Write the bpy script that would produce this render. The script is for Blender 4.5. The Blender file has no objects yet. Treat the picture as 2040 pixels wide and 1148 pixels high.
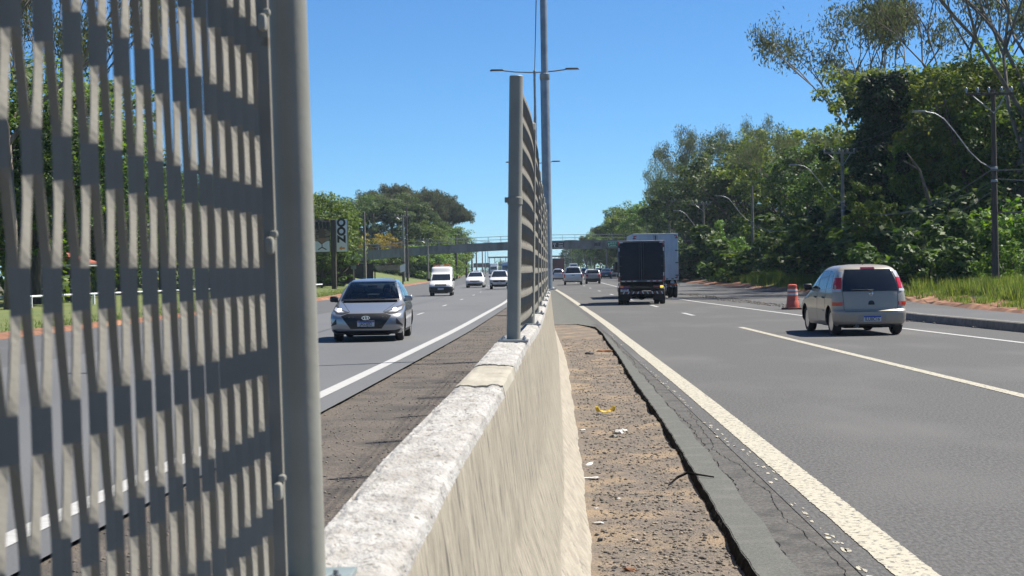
import bpy, bmesh, math, random
import numpy as np
from mathutils import Vector, Matrix

R = math.radians
SC = bpy.context.scene
COL = SC.collection

# ------------------------------------------------------------------ camera, sky, sun, exposure
F, CW, CH = 3300.0, 2040.0, 1148.0
H = 1.65
PITCH = math.atan(38 / F); YAW = math.atan(90 / F); ROLL = R(1.0)
fw = Vector((-math.sin(YAW) * math.cos(PITCH), math.cos(YAW) * math.cos(PITCH), -math.sin(PITCH)))
r0 = Vector((math.cos(YAW), math.sin(YAW), 0)); u0 = r0.cross(fw)
cr = r0 * math.cos(ROLL) - u0 * math.sin(ROLL)
cu = r0 * math.sin(ROLL) + u0 * math.cos(ROLL)
cam = bpy.data.cameras.new('camera'); co = bpy.data.objects.new('camera', cam); COL.objects.link(co)
cam.sensor_width = 36; cam.lens = 36 * F / CW
cam.clip_start = .05; cam.clip_end = 6000
cam.dof.use_dof = True; cam.dof.focus_distance = 30; cam.dof.aperture_fstop = cam.lens / 1000 / .0042
m = Matrix((cr, cu, -fw)).transposed().to_4x4(); m.translation = (0, 0, H)
co.matrix_world = m
SC.camera = co

SUN_EL, SUN_AZ = R(55), R(65)          # azimuth clockwise from +Y (ahead) towards +X (right)
wd = bpy.data.worlds.new('World'); SC.world = wd; wd.use_nodes = True
nt = wd.node_tree; bg = nt.nodes['Background']
sky = nt.nodes.new('ShaderNodeTexSky'); sky.sky_type = 'NISHITA'; sky.sun_disc = False
sky.sun_elevation = SUN_EL; sky.sun_rotation = SUN_AZ
sky.altitude = 2500; sky.air_density = 1.0; sky.dust_density = 0; sky.ozone_density = 10
tint = nt.nodes.new('ShaderNodeMix'); tint.data_type = 'RGBA'; tint.blend_type = 'MULTIPLY'; tint.inputs[0].default_value = 1
tint.inputs[7].default_value = (.76, .99, 1.05, 1); nt.links.new(sky.outputs[0], tint.inputs[6])
nt.links.new(tint.outputs[2], bg.inputs[0]); bg.inputs[1].default_value = .060
sl = bpy.data.lights.new('sun', 'SUN'); sl.energy = 4.7; sl.angle = R(.5); sl.color = (1, .94, .83)
so = bpy.data.objects.new('sun', sl); COL.objects.link(so)
sdir = Vector((math.sin(SUN_AZ) * math.cos(SUN_EL), math.cos(SUN_AZ) * math.cos(SUN_EL), math.sin(SUN_EL)))
so.rotation_euler = sdir.to_track_quat('Z', 'Y').to_euler()
SC.view_settings.view_transform = 'Standard'; SC.view_settings.look = 'None'
SC.view_settings.exposure = 1.13; SC.view_settings.gamma = 1; SC.view_settings.use_curve_mapping = False
SC.render.engine = 'CYCLES'
try:
    SC.cycles.use_denoising = True
    SC.cycles.max_bounces = 6; SC.cycles.transparent_max_bounces = 12
except Exception: pass

# ------------------------------------------------------------------ helpers
def link(o):
    COL.objects.link(o); return o

def tag(o, label=None, cat=None, group=None, kind=None):
    if label: o['label'] = label
    if cat: o['category'] = cat
    if group: o['group'] = group
    if kind: o['kind'] = kind
    return o

def empty(name, loc=(0, 0, 0), rz=0, label=None, cat=None, group=None):
    o = link(bpy.data.objects.new(name, None)); o.location = loc; o.rotation_euler = (0, 0, rz)
    o.empty_display_size = .2
    return tag(o, label, cat, group)

def sharp(bm, ang):
    c = math.cos(R(ang))
    for f in bm.faces: f.smooth = True
    for e in bm.edges:
        if len(e.link_faces) == 2 and e.link_faces[0].normal.dot(e.link_faces[1].normal) < c: e.smooth = False

def done(bm, name, mat, parent=None, smooth=None, recalc=True):
    if recalc: bmesh.ops.recalc_face_normals(bm, faces=bm.faces)
    bm.normal_update()
    if smooth is not None: sharp(bm, smooth)
    me = bpy.data.meshes.new(name); bm.to_mesh(me); bm.free()
    return mobj(name, me, mat, parent)

def mobj(name, me, mat, parent=None, loc=None):
    if mat is not None:
        me.materials.clear()
        for x in (mat if isinstance(mat, (list, tuple)) else [mat]): me.materials.append(x)
    o = link(bpy.data.objects.new(name, me))
    if parent: o.parent = parent
    if loc: o.location = loc
    return o

def inst(o, name, parent=None, loc=None, rot=None, scale=None):
    c = o.copy(); c.name = name; COL.objects.link(c); c.parent = parent
    if loc is not None: c.location = loc
    if rot is not None: c.rotation_euler = rot
    if scale is not None: c.scale = scale
    return c

def copy_tree(o, parent=None):
    c = o.copy(); COL.objects.link(c); c.parent = parent
    for ch in list(o.children): copy_tree(ch, c)
    return c

def pydata(name, v, f, mat, parent=None, smooth=False):
    me = bpy.data.meshes.new(name); me.from_pydata([tuple(p) for p in v], [], f); me.update()
    if smooth: me.shade_smooth()
    return mobj(name, me, mat, parent)

def npmesh(name, verts, faces):
    """verts (N,3) and quads or triangles (M,k) as numpy arrays"""
    me = bpy.data.meshes.new(name); k = faces.shape[1]
    me.vertices.add(len(verts)); me.vertices.foreach_set('co', np.ascontiguousarray(verts, dtype=np.float32).ravel())
    me.loops.add(faces.size); me.loops.foreach_set('vertex_index', faces.astype(np.int32).ravel())
    me.polygons.add(len(faces)); me.polygons.foreach_set('loop_start', np.arange(0, faces.size, k, dtype=np.int32))
    me.update(calc_edges=True)
    return me

def box(bm, c, s, bev=0, rot=None, taper=None):
    r = bmesh.ops.create_cube(bm, size=1); vs = r['verts']
    for v in vs:
        v.co = Vector((v.co.x * s[0], v.co.y * s[1], v.co.z * s[2]))
        if taper and v.co.z > 0: v.co.x *= taper; v.co.y *= taper
    if bev:
        es = list({e for v in vs for e in v.link_edges})
        r2 = bmesh.ops.bevel(bm, geom=es, offset=bev, segments=2, affect='EDGES', profile=.5)
        vs = list({v for f in r2['faces'] for v in f.verts} | {v for v in vs if v.is_valid})
    for v in vs:
        p = v.co
        if rot is not None: p = rot @ p
        v.co = p + Vector(c)
    return vs

def tube(bm, pts, rad, n=8, cap=True):
    pts = [Vector(p) for p in pts]
    rads = rad if isinstance(rad, (list, tuple)) else [rad] * len(pts)
    rings = []; ref = None
    for i, p in enumerate(pts):
        t = (pts[min(i + 1, len(pts) - 1)] - pts[max(i - 1, 0)])
        if t.length < 1e-9: t = Vector((0, 0, 1))
        t.normalize()
        if ref is None: ref = Vector((1, 0, 0)) if abs(t.x) < .8 else Vector((0, 1, 0))
        a = (ref - t * ref.dot(t)).normalized(); b = t.cross(a); ref = a
        rings.append([bm.verts.new(p + (a * math.cos(k * 2 * math.pi / n) + b * math.sin(k * 2 * math.pi / n)) * rads[i]) for k in range(n)])
    for i in range(len(rings) - 1):
        for k in range(n):
            bm.faces.new((rings[i][k], rings[i][(k + 1) % n], rings[i + 1][(k + 1) % n], rings[i + 1][k]))
    if cap and n > 2:
        bm.faces.new(rings[0][::-1]); bm.faces.new(rings[-1])

def lathe(bm, prof, c=(0, 0, 0), axis='Z', n=24, closed=False):
    """prof: (radius, height) pairs"""
    c = Vector(c); rings = []
    for r, h in prof:
        ring = []
        for k in range(n):
            a = k * 2 * math.pi / n; x, y = r * math.cos(a), r * math.sin(a)
            p = {'Z': (x, y, h), 'X': (h, x, y), 'Y': (x, h, y)}[axis]
            ring.append(bm.verts.new(c + Vector(p)))
        rings.append(ring)
    seq = list(range(len(rings) - 1))
    for i in seq:
        for k in range(n): bm.faces.new((rings[i][k], rings[i][(k + 1) % n], rings[i + 1][(k + 1) % n], rings[i + 1][k]))
    if closed:
        for k in range(n): bm.faces.new((rings[-1][k], rings[-1][(k + 1) % n], rings[0][(k + 1) % n], rings[0][k]))
    else:
        bm.faces.new(rings[0][::-1]); bm.faces.new(rings[-1])

def prism(bm, poly, axis, a, b):
    """polygon in the two other axes, extruded along axis from a to b"""
    def P(u, v, w): return {'X': (w, u, v), 'Y': (u, w, v), 'Z': (u, v, w)}[axis]
    A = [bm.verts.new(P(u, v, a)) for u, v in poly]; B = [bm.verts.new(P(u, v, b)) for u, v in poly]
    bm.faces.new(A); bm.faces.new(B[::-1]); n = len(poly)
    for i in range(n): bm.faces.new((A[i], B[i], B[(i + 1) % n], A[(i + 1) % n]))

def text_mesh(name, s, size, mat, parent, M, sx=1.0, depth=.0015, bold=.012):
    cu_ = bpy.data.curves.new(name, 'FONT'); cu_.body = s; cu_.size = size
    cu_.align_x = 'CENTER'; cu_.align_y = 'CENTER'; cu_.extrude = depth; cu_.offset = size * bold
    t = bpy.data.objects.new(name, cu_); COL.objects.link(t)
    me = bpy.data.meshes.new_from_object(t.evaluated_get(bpy.context.evaluated_depsgraph_get()))
    bpy.data.objects.remove(t); bpy.data.curves.remove(cu_)
    me.transform(M @ Matrix.Diagonal((sx, 1, 1, 1)))
    return mobj(name, me, mat, parent)

# ------------------------------------------------------------------ materials
MATS = {}
def pmat(name, c1, c2=None, scale=5, rough=.8, metal=0, bump=0, bscale=None, stretch=(1, 1, 1), detail=4, lo=.35, hi=.65,
         coat=0, spec=None, emit=0, c3=None, s3=1, lo3=.5, hi3=.62, bdist=.01, coord='Object'):
    if name in MATS: return MATS[name]
    mt = bpy.data.materials.new(name); mt.use_nodes = True; t = mt.node_tree; b = t.nodes['Principled BSDF']
    L = t.links.new
    b.inputs['Roughness'].default_value = rough; b.inputs['Metallic'].default_value = metal
    if coat: b.inputs['Coat Weight'].default_value = coat; b.inputs['Coat Roughness'].default_value = .04
    if spec is not None: b.inputs['Specular IOR Level'].default_value = spec
    b.inputs['Base Color'].default_value = (*c1, 1)
    if emit:
        b.inputs['Emission Color'].default_value = (*c1, 1); b.inputs['Emission Strength'].default_value = emit
    if c2 is not None or bump:
        tc = t.nodes.new('ShaderNodeTexCoord'); mp = t.nodes.new('ShaderNodeMapping'); mp.inputs['Scale'].default_value = stretch
        L(tc.outputs[coord], mp.inputs[0])
    def noise(s, d, lo, hi):
        n = t.nodes.new('ShaderNodeTexNoise'); n.inputs['Scale'].default_value = s; n.inputs['Detail'].default_value = d
        L(mp.outputs[0], n.inputs['Vector'])
        mr = t.nodes.new('ShaderNodeMapRange'); mr.inputs[1].default_value = lo; mr.inputs[2].default_value = hi
        L(n.outputs['Fac'], mr.inputs[0]); return mr.outputs[0]
    def mixc(fac, a, bcol):
        x = t.nodes.new('ShaderNodeMix'); x.data_type = 'RGBA'; L(fac, x.inputs['Factor'])
        if isinstance(a, tuple): x.inputs[6].default_value = (*a, 1)
        else: L(a, x.inputs[6])
        x.inputs[7].default_value = (*bcol, 1); return x.outputs[2]
    if c2 is not None:
        col = mixc(noise(scale, detail, lo, hi), c1, c2)
        if c3 is not None: col = mixc(noise(s3, 9, lo3, hi3), col, c3)
        L(col, b.inputs['Base Color'])
    if bump:
        bn = t.nodes.new('ShaderNodeBump'); bn.inputs['Strength'].default_value = bump; bn.inputs['Distance'].default_value = bdist
        L(noise(bscale or scale, 4, 0, 1), bn.inputs['Height']); L(bn.outputs[0], b.inputs['Normal'])
    MATS[name] = mt
    return mt

def leafmat(name, cols, trans=.35, rough=.55):
    """leaf colour varies per leaf (random per island)"""
    mt = bpy.data.materials.new(name); mt.use_nodes = True; t = mt.node_tree; L = t.links.new
    for n in list(t.nodes): t.nodes.remove(n)
    out = t.nodes.new('ShaderNodeOutputMaterial'); g = t.nodes.new('ShaderNodeNewGeometry')
    rp = t.nodes.new('ShaderNodeValToRGB'); L(g.outputs['Random Per Island'], rp.inputs[0])
    els = rp.color_ramp.elements
    while len(els) < len(cols): els.new(.5)
    for i, c in enumerate(cols): els[i].position = i / max(1, len(cols) - 1); els[i].color = (*c, 1)
    pb = t.nodes.new('ShaderNodeBsdfPrincipled'); pb.inputs['Roughness'].default_value = rough
    pb.inputs['Specular IOR Level'].default_value = .35
    tr = t.nodes.new('ShaderNodeBsdfTranslucent')
    oi = t.nodes.new('ShaderNodeObjectInfo'); hs = t.nodes.new('ShaderNodeHueSaturation')
    mr = t.nodes.new('ShaderNodeMapRange'); mr.inputs[3].default_value = .8; mr.inputs[4].default_value = 1.25
    L(oi.outputs['Random'], mr.inputs[0]); L(mr.outputs[0], hs.inputs['Value']); L(rp.outputs[0], hs.inputs['Color'])
    mh = t.nodes.new('ShaderNodeMapRange'); mh.inputs[3].default_value = .485; mh.inputs[4].default_value = .512
    L(oi.outputs['Random'], mh.inputs[0]); L(mh.outputs[0], hs.inputs['Hue'])
    L(hs.outputs[0], pb.inputs['Base Color'])
    h2 = t.nodes.new('ShaderNodeHueSaturation'); h2.inputs['Saturation'].default_value = 1.15; h2.inputs['Value'].default_value = 1.3; h2.inputs['Hue'].default_value = .485
    L(hs.outputs[0], h2.inputs['Color']); L(h2.outputs[0], tr.inputs[0])
    mx = t.nodes.new('ShaderNodeMixShader'); mx.inputs[0].default_value = trans
    L(pb.outputs[0], mx.inputs[1]); L(tr.outputs[0], mx.inputs[2]); L(mx.outputs[0], out.inputs[0])
    return mt

def glassmat(name, tint, trans):
    mt = bpy.data.materials.new(name); mt.use_nodes = True; t = mt.node_tree; L = t.links.new
    for n in list(t.nodes): t.nodes.remove(n)
    out = t.nodes.new('ShaderNodeOutputMaterial'); gl = t.nodes.new('ShaderNodeBsdfGlossy'); gl.inputs['Roughness'].default_value = .03
    tp = t.nodes.new('ShaderNodeBsdfTransparent'); tp.inputs[0].default_value = (*tint, 1)
    df = t.nodes.new('ShaderNodeBsdfDiffuse'); df.inputs[0].default_value = (.012, .014, .016, 1)
    m1 = t.nodes.new('ShaderNodeMixShader'); m1.inputs[0].default_value = trans
    L(df.outputs[0], m1.inputs[1]); L(tp.outputs[0], m1.inputs[2])
    fr = t.nodes.new('ShaderNodeFresnel'); fr.inputs[0].default_value = 1.5
    m2 = t.nodes.new('ShaderNodeMixShader'); L(fr.outputs[0], m2.inputs[0]); L(m1.outputs[0], m2.inputs[1]); L(gl.outputs[0], m2.inputs[2])
    L(m2.outputs[0], out.inputs[0]); return mt

M_road_r = pmat('asphalt_right', (.046, .045, .045), (.088, .087, .086), 38, .9, bump=.75, bscale=55, detail=10, lo=.36, hi=.64, c3=(.092, .09, .088), s3=.45, lo3=.5, hi3=.72, bdist=.012, stretch=(1, .42, 1))
M_road_l = pmat('asphalt_left', (0.0835, 0.0878, 0.0927), (0.111, 0.113, 0.117), 60, .8, bump=.3, bscale=90, detail=6, c3=(0.073, 0.0755, 0.081), s3=.3, lo3=.45, hi3=.8, stretch=(1, .25, 1))
M_road_shoulder = pmat('asphalt_shoulder', (0.0581, 0.0598, 0.0639), (0.0812, 0.0825, 0.0851), 60, .85, bump=.3, bscale=80, detail=6, c3=(0.0871, 0.0871, 0.0898), s3=.4, lo3=.5, hi3=.8)
M_old = pmat('asphalt_old', (.042, .041, .039), (.095, .09, .084), 40, .92, bump=.9, bscale=60, detail=9, lo=.36, hi=.64, c3=(.032, .031, .030), s3=4, lo3=.48, hi3=.7)
M_patch = pmat('asphalt_fresh', (.060, .062, .056), (.098, .10, .092), 45, .9, bump=.6, bscale=80, detail=10, lo=.36, hi=.64, c3=(.105, .105, .095), s3=3.5, lo3=.5, hi3=.72)
M_bitumen = pmat('bitumen', (.009, .009, .009), (.022, .02, .019), 30, 1, bump=.8, bscale=40, spec=.05)
M_line = pmat('road_paint', (.37, .345, .275), (.29, .265, .21), 14, .7, bump=.4, bscale=60, detail=8, lo=.45, hi=.75, c3=(.10, .095, .088), s3=24, lo3=.55, hi3=.63)
M_line_w = pmat('road_paint_white', (0.383, 0.383, 0.378), (0.314, 0.314, 0.308), 10, .7, bump=.2, bscale=60)
M_soil = pmat('gravelly_soil', (0.164, 0.131, 0.103), (0.0874, 0.077, 0.0667), 26, .95, bump=1, bscale=60, detail=9, c3=(0.221, 0.164, 0.11), s3=1.9, lo3=.48, hi3=.66, bdist=.02)
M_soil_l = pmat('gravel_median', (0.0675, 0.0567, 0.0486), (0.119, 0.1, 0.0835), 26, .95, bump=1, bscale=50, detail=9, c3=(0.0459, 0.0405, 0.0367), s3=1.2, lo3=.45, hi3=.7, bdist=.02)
M_reddirt = pmat('red_dirt', (0.218, 0.0924, 0.0462), (0.132, 0.066, 0.0396), 2.5, .95, bump=.6, bscale=10, detail=8, c3=(0.277, 0.145, 0.0792), s3=.9)
M_ground = pmat('forest_floor', (.05, .06, .025), (.10, .075, .04), .8, .95, bump=.6, bscale=6, detail=8)
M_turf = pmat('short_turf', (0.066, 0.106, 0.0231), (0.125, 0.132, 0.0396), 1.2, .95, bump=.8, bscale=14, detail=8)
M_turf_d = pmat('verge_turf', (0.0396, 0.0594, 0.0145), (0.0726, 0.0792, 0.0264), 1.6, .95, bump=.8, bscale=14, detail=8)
M_kerb = pmat('kerb_concrete', (0.209, 0.197, 0.18), (0.139, 0.131, 0.116), 6, .9, bump=.4, bscale=40, detail=8)
M_steel = pmat('fence_paint', (0.21, 0.199, 0.173), (0.177, 0.167, 0.144), 9, .75, metal=0, spec=.15, bump=.12, bscale=160, detail=6, c3=(0.106, 0.0792, 0.0561), s3=14, lo3=.66, hi3=.74)
M_post = pmat('post_paint', (0.248, 0.246, 0.216), (0.204, 0.2, 0.173), 5, .5, spec=.25, bump=.06, bscale=60, detail=6, c3=(0.151, 0.135, 0.106), s3=2.2, lo3=.66, hi3=.76)
M_galv = pmat('galvanised_steel', (0.288, 0.304, 0.32), (0.216, 0.228, 0.24), 8, .45, metal=.6, detail=6)
M_plate = pmat('painted_plate', (0.198, 0.238, 0.238), (0.158, 0.191, 0.191), 10, .5)
M_black = pmat('black_plastic', (.012, .012, .013), rough=.45)
M_dark = pmat('dark_grey_plastic', (.03, .03, .032), rough=.6)
M_under = pmat('under_body', (.01, .01, .01), rough=.9)
M_rubber = pmat('tyre_rubber', (.016, .016, .016), (.03, .029, .028), 20, .85)
M_alloy = pmat('wheel_alloy', (.55, .55, .56), rough=.3, metal=.85)
M_chrome = pmat('chrome', (.85, .86, .88), rough=.12, metal=1)
M_glass = pmat('dark_glass', (.012, .014, .017), rough=.06, spec=.7)
M_glass_b = pmat('tinted_glass', (.02, .026, .032), rough=.05, spec=.9)
M_clear = glassmat('clear_glass', (.62, .72, .76), .93)
M_red = pmat('red_lens', (.42, .012, .014), rough=.12, coat=.6)
M_redd = pmat('dark_red_lens', (.13, .01, .012), rough=.15, coat=.5)
M_whitelens = pmat('clear_lens', (0.475, 0.475, 0.488), rough=.12, coat=.5)
M_orange = pmat('orange_lens', (.75, .14, .02), rough=.2, coat=.5)
M_lit = pmat('lit_lamp', (1, .86, .72), rough=.3, emit=2.2)
M_blink = pmat('lit_blinker', (1, .25, .03), rough=.3, emit=1.6)
M_plate_w = pmat('number_plate_white', (0.475, 0.482, 0.495), rough=.4)
M_plate_b = pmat('number_plate_blue', (.01, .05, .33), rough=.4)
M_ink = pmat('black_ink', (.01, .01, .012), rough=.5)
M_white = pmat('white_paint', (0.607, 0.607, 0.607), rough=.3, coat=.6)
M_silver = pmat('silver_grey_paint', (0.288, 0.296, 0.312), (0.264, 0.272, 0.288), 300, .3, metal=.5, coat=1)
M_sand = pmat('champagne_paint', (.31, .275, .225), (.29, .255, .205), 300, .4, metal=.15, coat=.5)
M_wsilver = pmat('white_silver_paint', (0.459, 0.474, 0.503), rough=.3, metal=.3, coat=1)
M_dsilver = pmat('dull_silver_paint', (0.24, 0.24, 0.24), rough=.35, metal=.4, coat=.8)
M_navy = pmat('dark_navy_paint', (.018, .024, .042), rough=.3, coat=1)
M_bluep = pmat('blue_paint', (.04, .13, .32), rough=.3, coat=1)
M_redp = pmat('dark_red_paint', (.22, .02, .03), rough=.35, coat=.8)
M_interior = pmat('car_interior', (.03, .032, .036), rough=.9)
M_seat = pmat('seat_fabric', (.02, .021, .024), rough=.95)
M_conc = pmat('bridge_concrete', (0.225, 0.231, 0.231), (0.138, 0.141, 0.141), .8, .95, bump=.2, bscale=4, detail=8, stretch=(1, 1, .35), c3=(0.112, 0.112, 0.11), s3=1.2, lo3=.55, hi3=.75)
M_pole = pmat('pole_concrete', (0.198, 0.188, 0.172), (0.139, 0.132, 0.122), 3, .9, detail=8)
M_wood = pmat('weathered_pole', (0.0792, 0.066, 0.0561), (0.0495, 0.0409, 0.0343), 3, .9, stretch=(4, 4, .5), detail=8)
M_green_s = pmat('sign_green', (.01, .22, .12), rough=.4)
M_signw = pmat('sign_white', (0.76, 0.781, 0.824), (0.698, 0.718, 0.76), 3, .4)
M_arrow = pmat('sign_orange', (.72, .27, .04), rough=.5)
M_cable = pmat('cable_black', (.03, .03, .032), rough=.5)
M_bark = pmat('bark_grey', (0.128, 0.104, 0.084), (0.064, 0.052, 0.0416), 3, .95, stretch=(3, 3, .6), bump=.5, bscale=9, detail=8)
M_bark_p = pmat('bark_pale', (0.208, 0.176, 0.144), (0.096, 0.08, 0.064), 1.6, .9, stretch=(3, 3, .5), bump=.3, bscale=7, detail=8)

# ------------------------------------------------------------------ road plan (world metres; Y ahead, X right)
def bend(y): return -((y - 300) / 300.0) ** 2 * 11 if y > 300 else 0.0
class Line:
    def __init__(s, pts):
        s.y = np.array([p[0] for p in pts], float); s.x = np.array([p[1] for p in pts], float)
    def __call__(s, y):
        k = max(2.0, abs(y) * .12); ys = np.linspace(y - k, y + k, 9)
        return float(np.mean(np.interp(ys, s.y, s.x))) + bend(y)
END = 1500
BAR = Line([(-30, -.5), (0, -.465), (2.9, -.415), (4.4, -.38), (6.2, -.305), (8.6, -.235), (11, -.205), (15, -.2), (31, -.2), (70, -.8), (114, -1.5), (155, -2.3), (300, -4.5), (END, -7)])
RL = Line([(-30, 1.95), (8.7, 1.87), (22, 1.75), (51, 1.385), (101, .46), (142, -.43), (209, -1.4), (344, -2.5), (END, -5)])
LANE = Line([(-30, 6.9), (20, 5.64), (44, 4.83), (57, 4.45), (69, 4.0), (100, 3.27), (133, 2.6), (209, 1.9), (344, 1.1), (END, -1.5)])
R2 = Line([(-30, 13.3), (33, 9.3), (41, 8.57), (53, 7.77), (83, 5.95), (120, 5.2), (181, 4.67), (344, 4.4), (END, 2)])
RE = Line([(-30, 13.6), (30, 13.8), (49, 13.9), (72, 14.8), (110, 13.6), (145, 12.7), (172, 12.4), (250, 11), (344, 8.5), (END, 6)])
LL = Line([(-30, -3.75), (10.4, -3.5), (13.8, -3.38), (22.6, -3.19), (30, -3.05), (45, -2.8), (85, -2.55), (121, -3.0), (155, -4.2), (250, -6.3), (344, -7.6), (END, -11)])
LD = Line([(-30, -6.9), (20, -5.9), (45, -5.35), (63, -5.2), (92, -5.3), (121, -5.5), (155, -6.6), (250, -9), (344, -10.4), (END, -14)])
LS = Line([(-30, -11.5), (30, -10.2), (103, -8.5), (155, -9.8), (250, -12.5), (344, -14), (END, -18)])
LE = Line([(-30, -16), (45, -15), (95, -13.6), (150, -15.4), (209, -17.2), (344, -21), (439, -22.5), (END, -26)])

def stations(y0, y1):
    ys = []; y = y0
    while y < y1:
        ys.append(y); y += max(1.0, abs(y) * .05)
    ys.append(y1); return ys
def const(c): return lambda y: c
def strip(name, fa, fb, y0, y1, z, mat, n=1, ys=None, zf=None, kind='structure'):
    ys = ys or stations(y0, y1); v = []; f = []
    for y in ys:
        a, b = fa(y), fb(y)
        for k in range(n + 1):
            x = a + (b - a) * k / n; v.append((x, y, z if zf is None else zf(x, y)))
    w = n + 1
    for i in range(len(ys) - 1):
        for k in range(n): f.append((i * w + k, i * w + k + 1, (i + 1) * w + k + 1, (i + 1) * w + k))
    return tag(pydata(name, v, f, mat), kind=kind)
def off(fn, d): return lambda y: fn(y) + d

# ---- ground and roads
strip('ground', const(-420), const(420), -60, 2600, -.12, M_ground)
strip('road', lambda y: RL(y) - .28, RE, -12, END, 0, M_road_r, 4)
tag(bpy.data.objects['road'], 'right-hand carriageway of grey asphalt')
strip('road', LS, off(LL, .45), -12, END, 0, M_road_l, 3)
strip('road_shoulder', LE, LS, -12, END, -.004, M_road_shoulder, 2)
strip('pavement', lambda y: BAR(y) + .15, lambda y: RL(y) - .28, 48.5, END, -.004, M_patch)
# old cracked asphalt and fresh strip beside the near verge
def DE(y):
    n = math.sin(y * .45) * .012 + math.sin(y * 4.3 + 1) * .003 + .003 * math.sin(y * 11.7)
    base = float(np.interp(y, [-5, 8.8, 12.6, 22.8, 41, 46, 49.5], [1.0, 1.04, 1.07, 1.10, 1.12, 1.02, .35]))
    return base + n
PE = Line([(-12, 1.25), (8.75, 1.27), (14.8, 1.31), (25, 1.27), (41, 1.2), (49, .9)])
fy = list(np.arange(-6, 49, .12)) + [49.0]
strip('pavement', DE, lambda y: max(PE(y) + math.sin(y * 3.1) * .012, DE(y) + .02), -6, 49, .001, M_patch, 1, ys=fy)
strip('pavement', lambda y: max(PE(y) + math.sin(y * 3.1) * .012, DE(y) + .02), lambda y: max(RL(y) - .26, PE(y) + .03), -6, 49, -.005, M_old, 1, ys=fy)

# ------------------------------------------------------------------ near verge between the barrier and the carriageway
from mathutils import noise as mn
def nz(x, y, s, o=0): return mn.noise(Vector((x * s + o, y * s, o * 1.7)))
def FOOT(y): return BAR(y) + float(np.interp(y, [0, 8.6, 31, 200], [.66, .44, .40, .40]))
def soil_z(x, y):
    e = min(1, max(0, (y - 44) / 5)) * .045
    return -.055 + .022 * nz(x, y, 1.1) + .014 * nz(x, y * .9, 3.3, 5) + .006 * nz(x, y, 14, 9) + e - .012 * math.sin(y * 1.9 + x * 2)
strip('soil_verge', lambda y: FOOT(y) - .06, lambda y: DE(y) - .01, -4, 49.2, 0, M_soil, 26, ys=list(np.arange(-4, 16, .045)) + list(np.arange(16, 49.3, .12)), zf=soil_z)
rnd = random.Random(5)
# ragged black bitumen edge where the new strip breaks off
v = []; f = []; ys = list(np.arange(-2, 20, .022)) + list(np.arange(20, 48.5, .06))
for i, y in enumerate(ys):
    w = .014 + .016 * abs(nz(3, y, 4)) + .010 * max(0, nz(7, y, 15)) + rnd.random() * .012
    x = DE(y); zz = soil_z(x - w, y)
    v += [(x - w, y, zz - .005), (x - w * .75, y + rnd.uniform(-.006, .006), zz + .006 + rnd.random() * .022), (x - w * .35, y, -.028 + rnd.random() * .024), (x + .004 + rnd.random() * .006, y, .004), (x + .008, y, -.03)]
for i in range(len(ys) - 1):
    for k in range(4): f.append((i * 5 + k, i * 5 + k + 1, i * 5 + k + 6, i * 5 + k + 5))
tag(pydata('pavement_edge', v, f, M_bitumen), kind='structure')
# gravel: small loose stones
def stones(name, n, fx, y0, y1, zf, smin, smax, mat, seed, ypow=2.0):
    rg = np.random.default_rng(seed); V = []; Q = []
    base = np.array([(1, 0, 0), (-1, 0, 0), (0, 1, 0), (0, -1, 0), (0, 0, 1), (0, 0, -1)], float)
    tri = np.array([(0, 2, 4), (2, 1, 4), (1, 3, 4), (3, 0, 4), (2, 0, 5), (1, 2, 5), (3, 1, 5), (0, 3, 5)])
    for i in range(n):
        y = y0 + (y1 - y0) * rg.random() ** ypow; a, b = fx(y); x = a + (b - a) * rg.random()
        s = smin + (smax - smin) * rg.random() ** 3
        p = base * (s * (.6 + .8 * rg.random((6, 1)))) * np.array([1, 1, .6]); an = rg.random() * 6.28
        c, d = math.cos(an), math.sin(an); p = p @ np.array([(c, d, 0), (-d, c, 0), (0, 0, 1)])
        V.append(p + np.array((x, y, zf(x, y) + s * .2))); Q.append(tri + 6 * i)
    o = mobj(name, npmesh(name, np.concatenate(V), np.concatenate(Q)), mat)
    return tag(o, kind='stuff')
M_stone = pmat('gravel_stone', (0.155, 0.135, 0.117), (0.0686, 0.0614, 0.0557), 9, .95, detail=2, c3=(0.241, 0.207, 0.166), s3=5, lo3=.5, hi3=.6)
tag(stones('gravel', 9000, lambda y: (FOOT(y), DE(y) - .05), 8.2, 40, soil_z, .004, .019, M_stone, 1), 'loose gravel scattered over the brown verge beside the barrier')
def med_z(x, y): return -.03 + .012 * nz(x, y, .9) + .007 * nz(x, y, 5, 3) + (.012 if x < LL(y) + .5 else 0)
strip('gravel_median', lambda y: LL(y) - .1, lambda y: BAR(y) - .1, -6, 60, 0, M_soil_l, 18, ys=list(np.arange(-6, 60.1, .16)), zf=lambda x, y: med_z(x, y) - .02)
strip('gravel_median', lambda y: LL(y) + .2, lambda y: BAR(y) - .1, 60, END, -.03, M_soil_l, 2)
tag(stones('gravel', 9000, lambda y: (LL(y) + .25, BAR(y) - .4), 9, 50, lambda x, y: med_z(x, y) - .02, .004, .017, M_stone, 2, 1.5), 'loose gravel scattered over the dark median left of the barrier')

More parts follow.
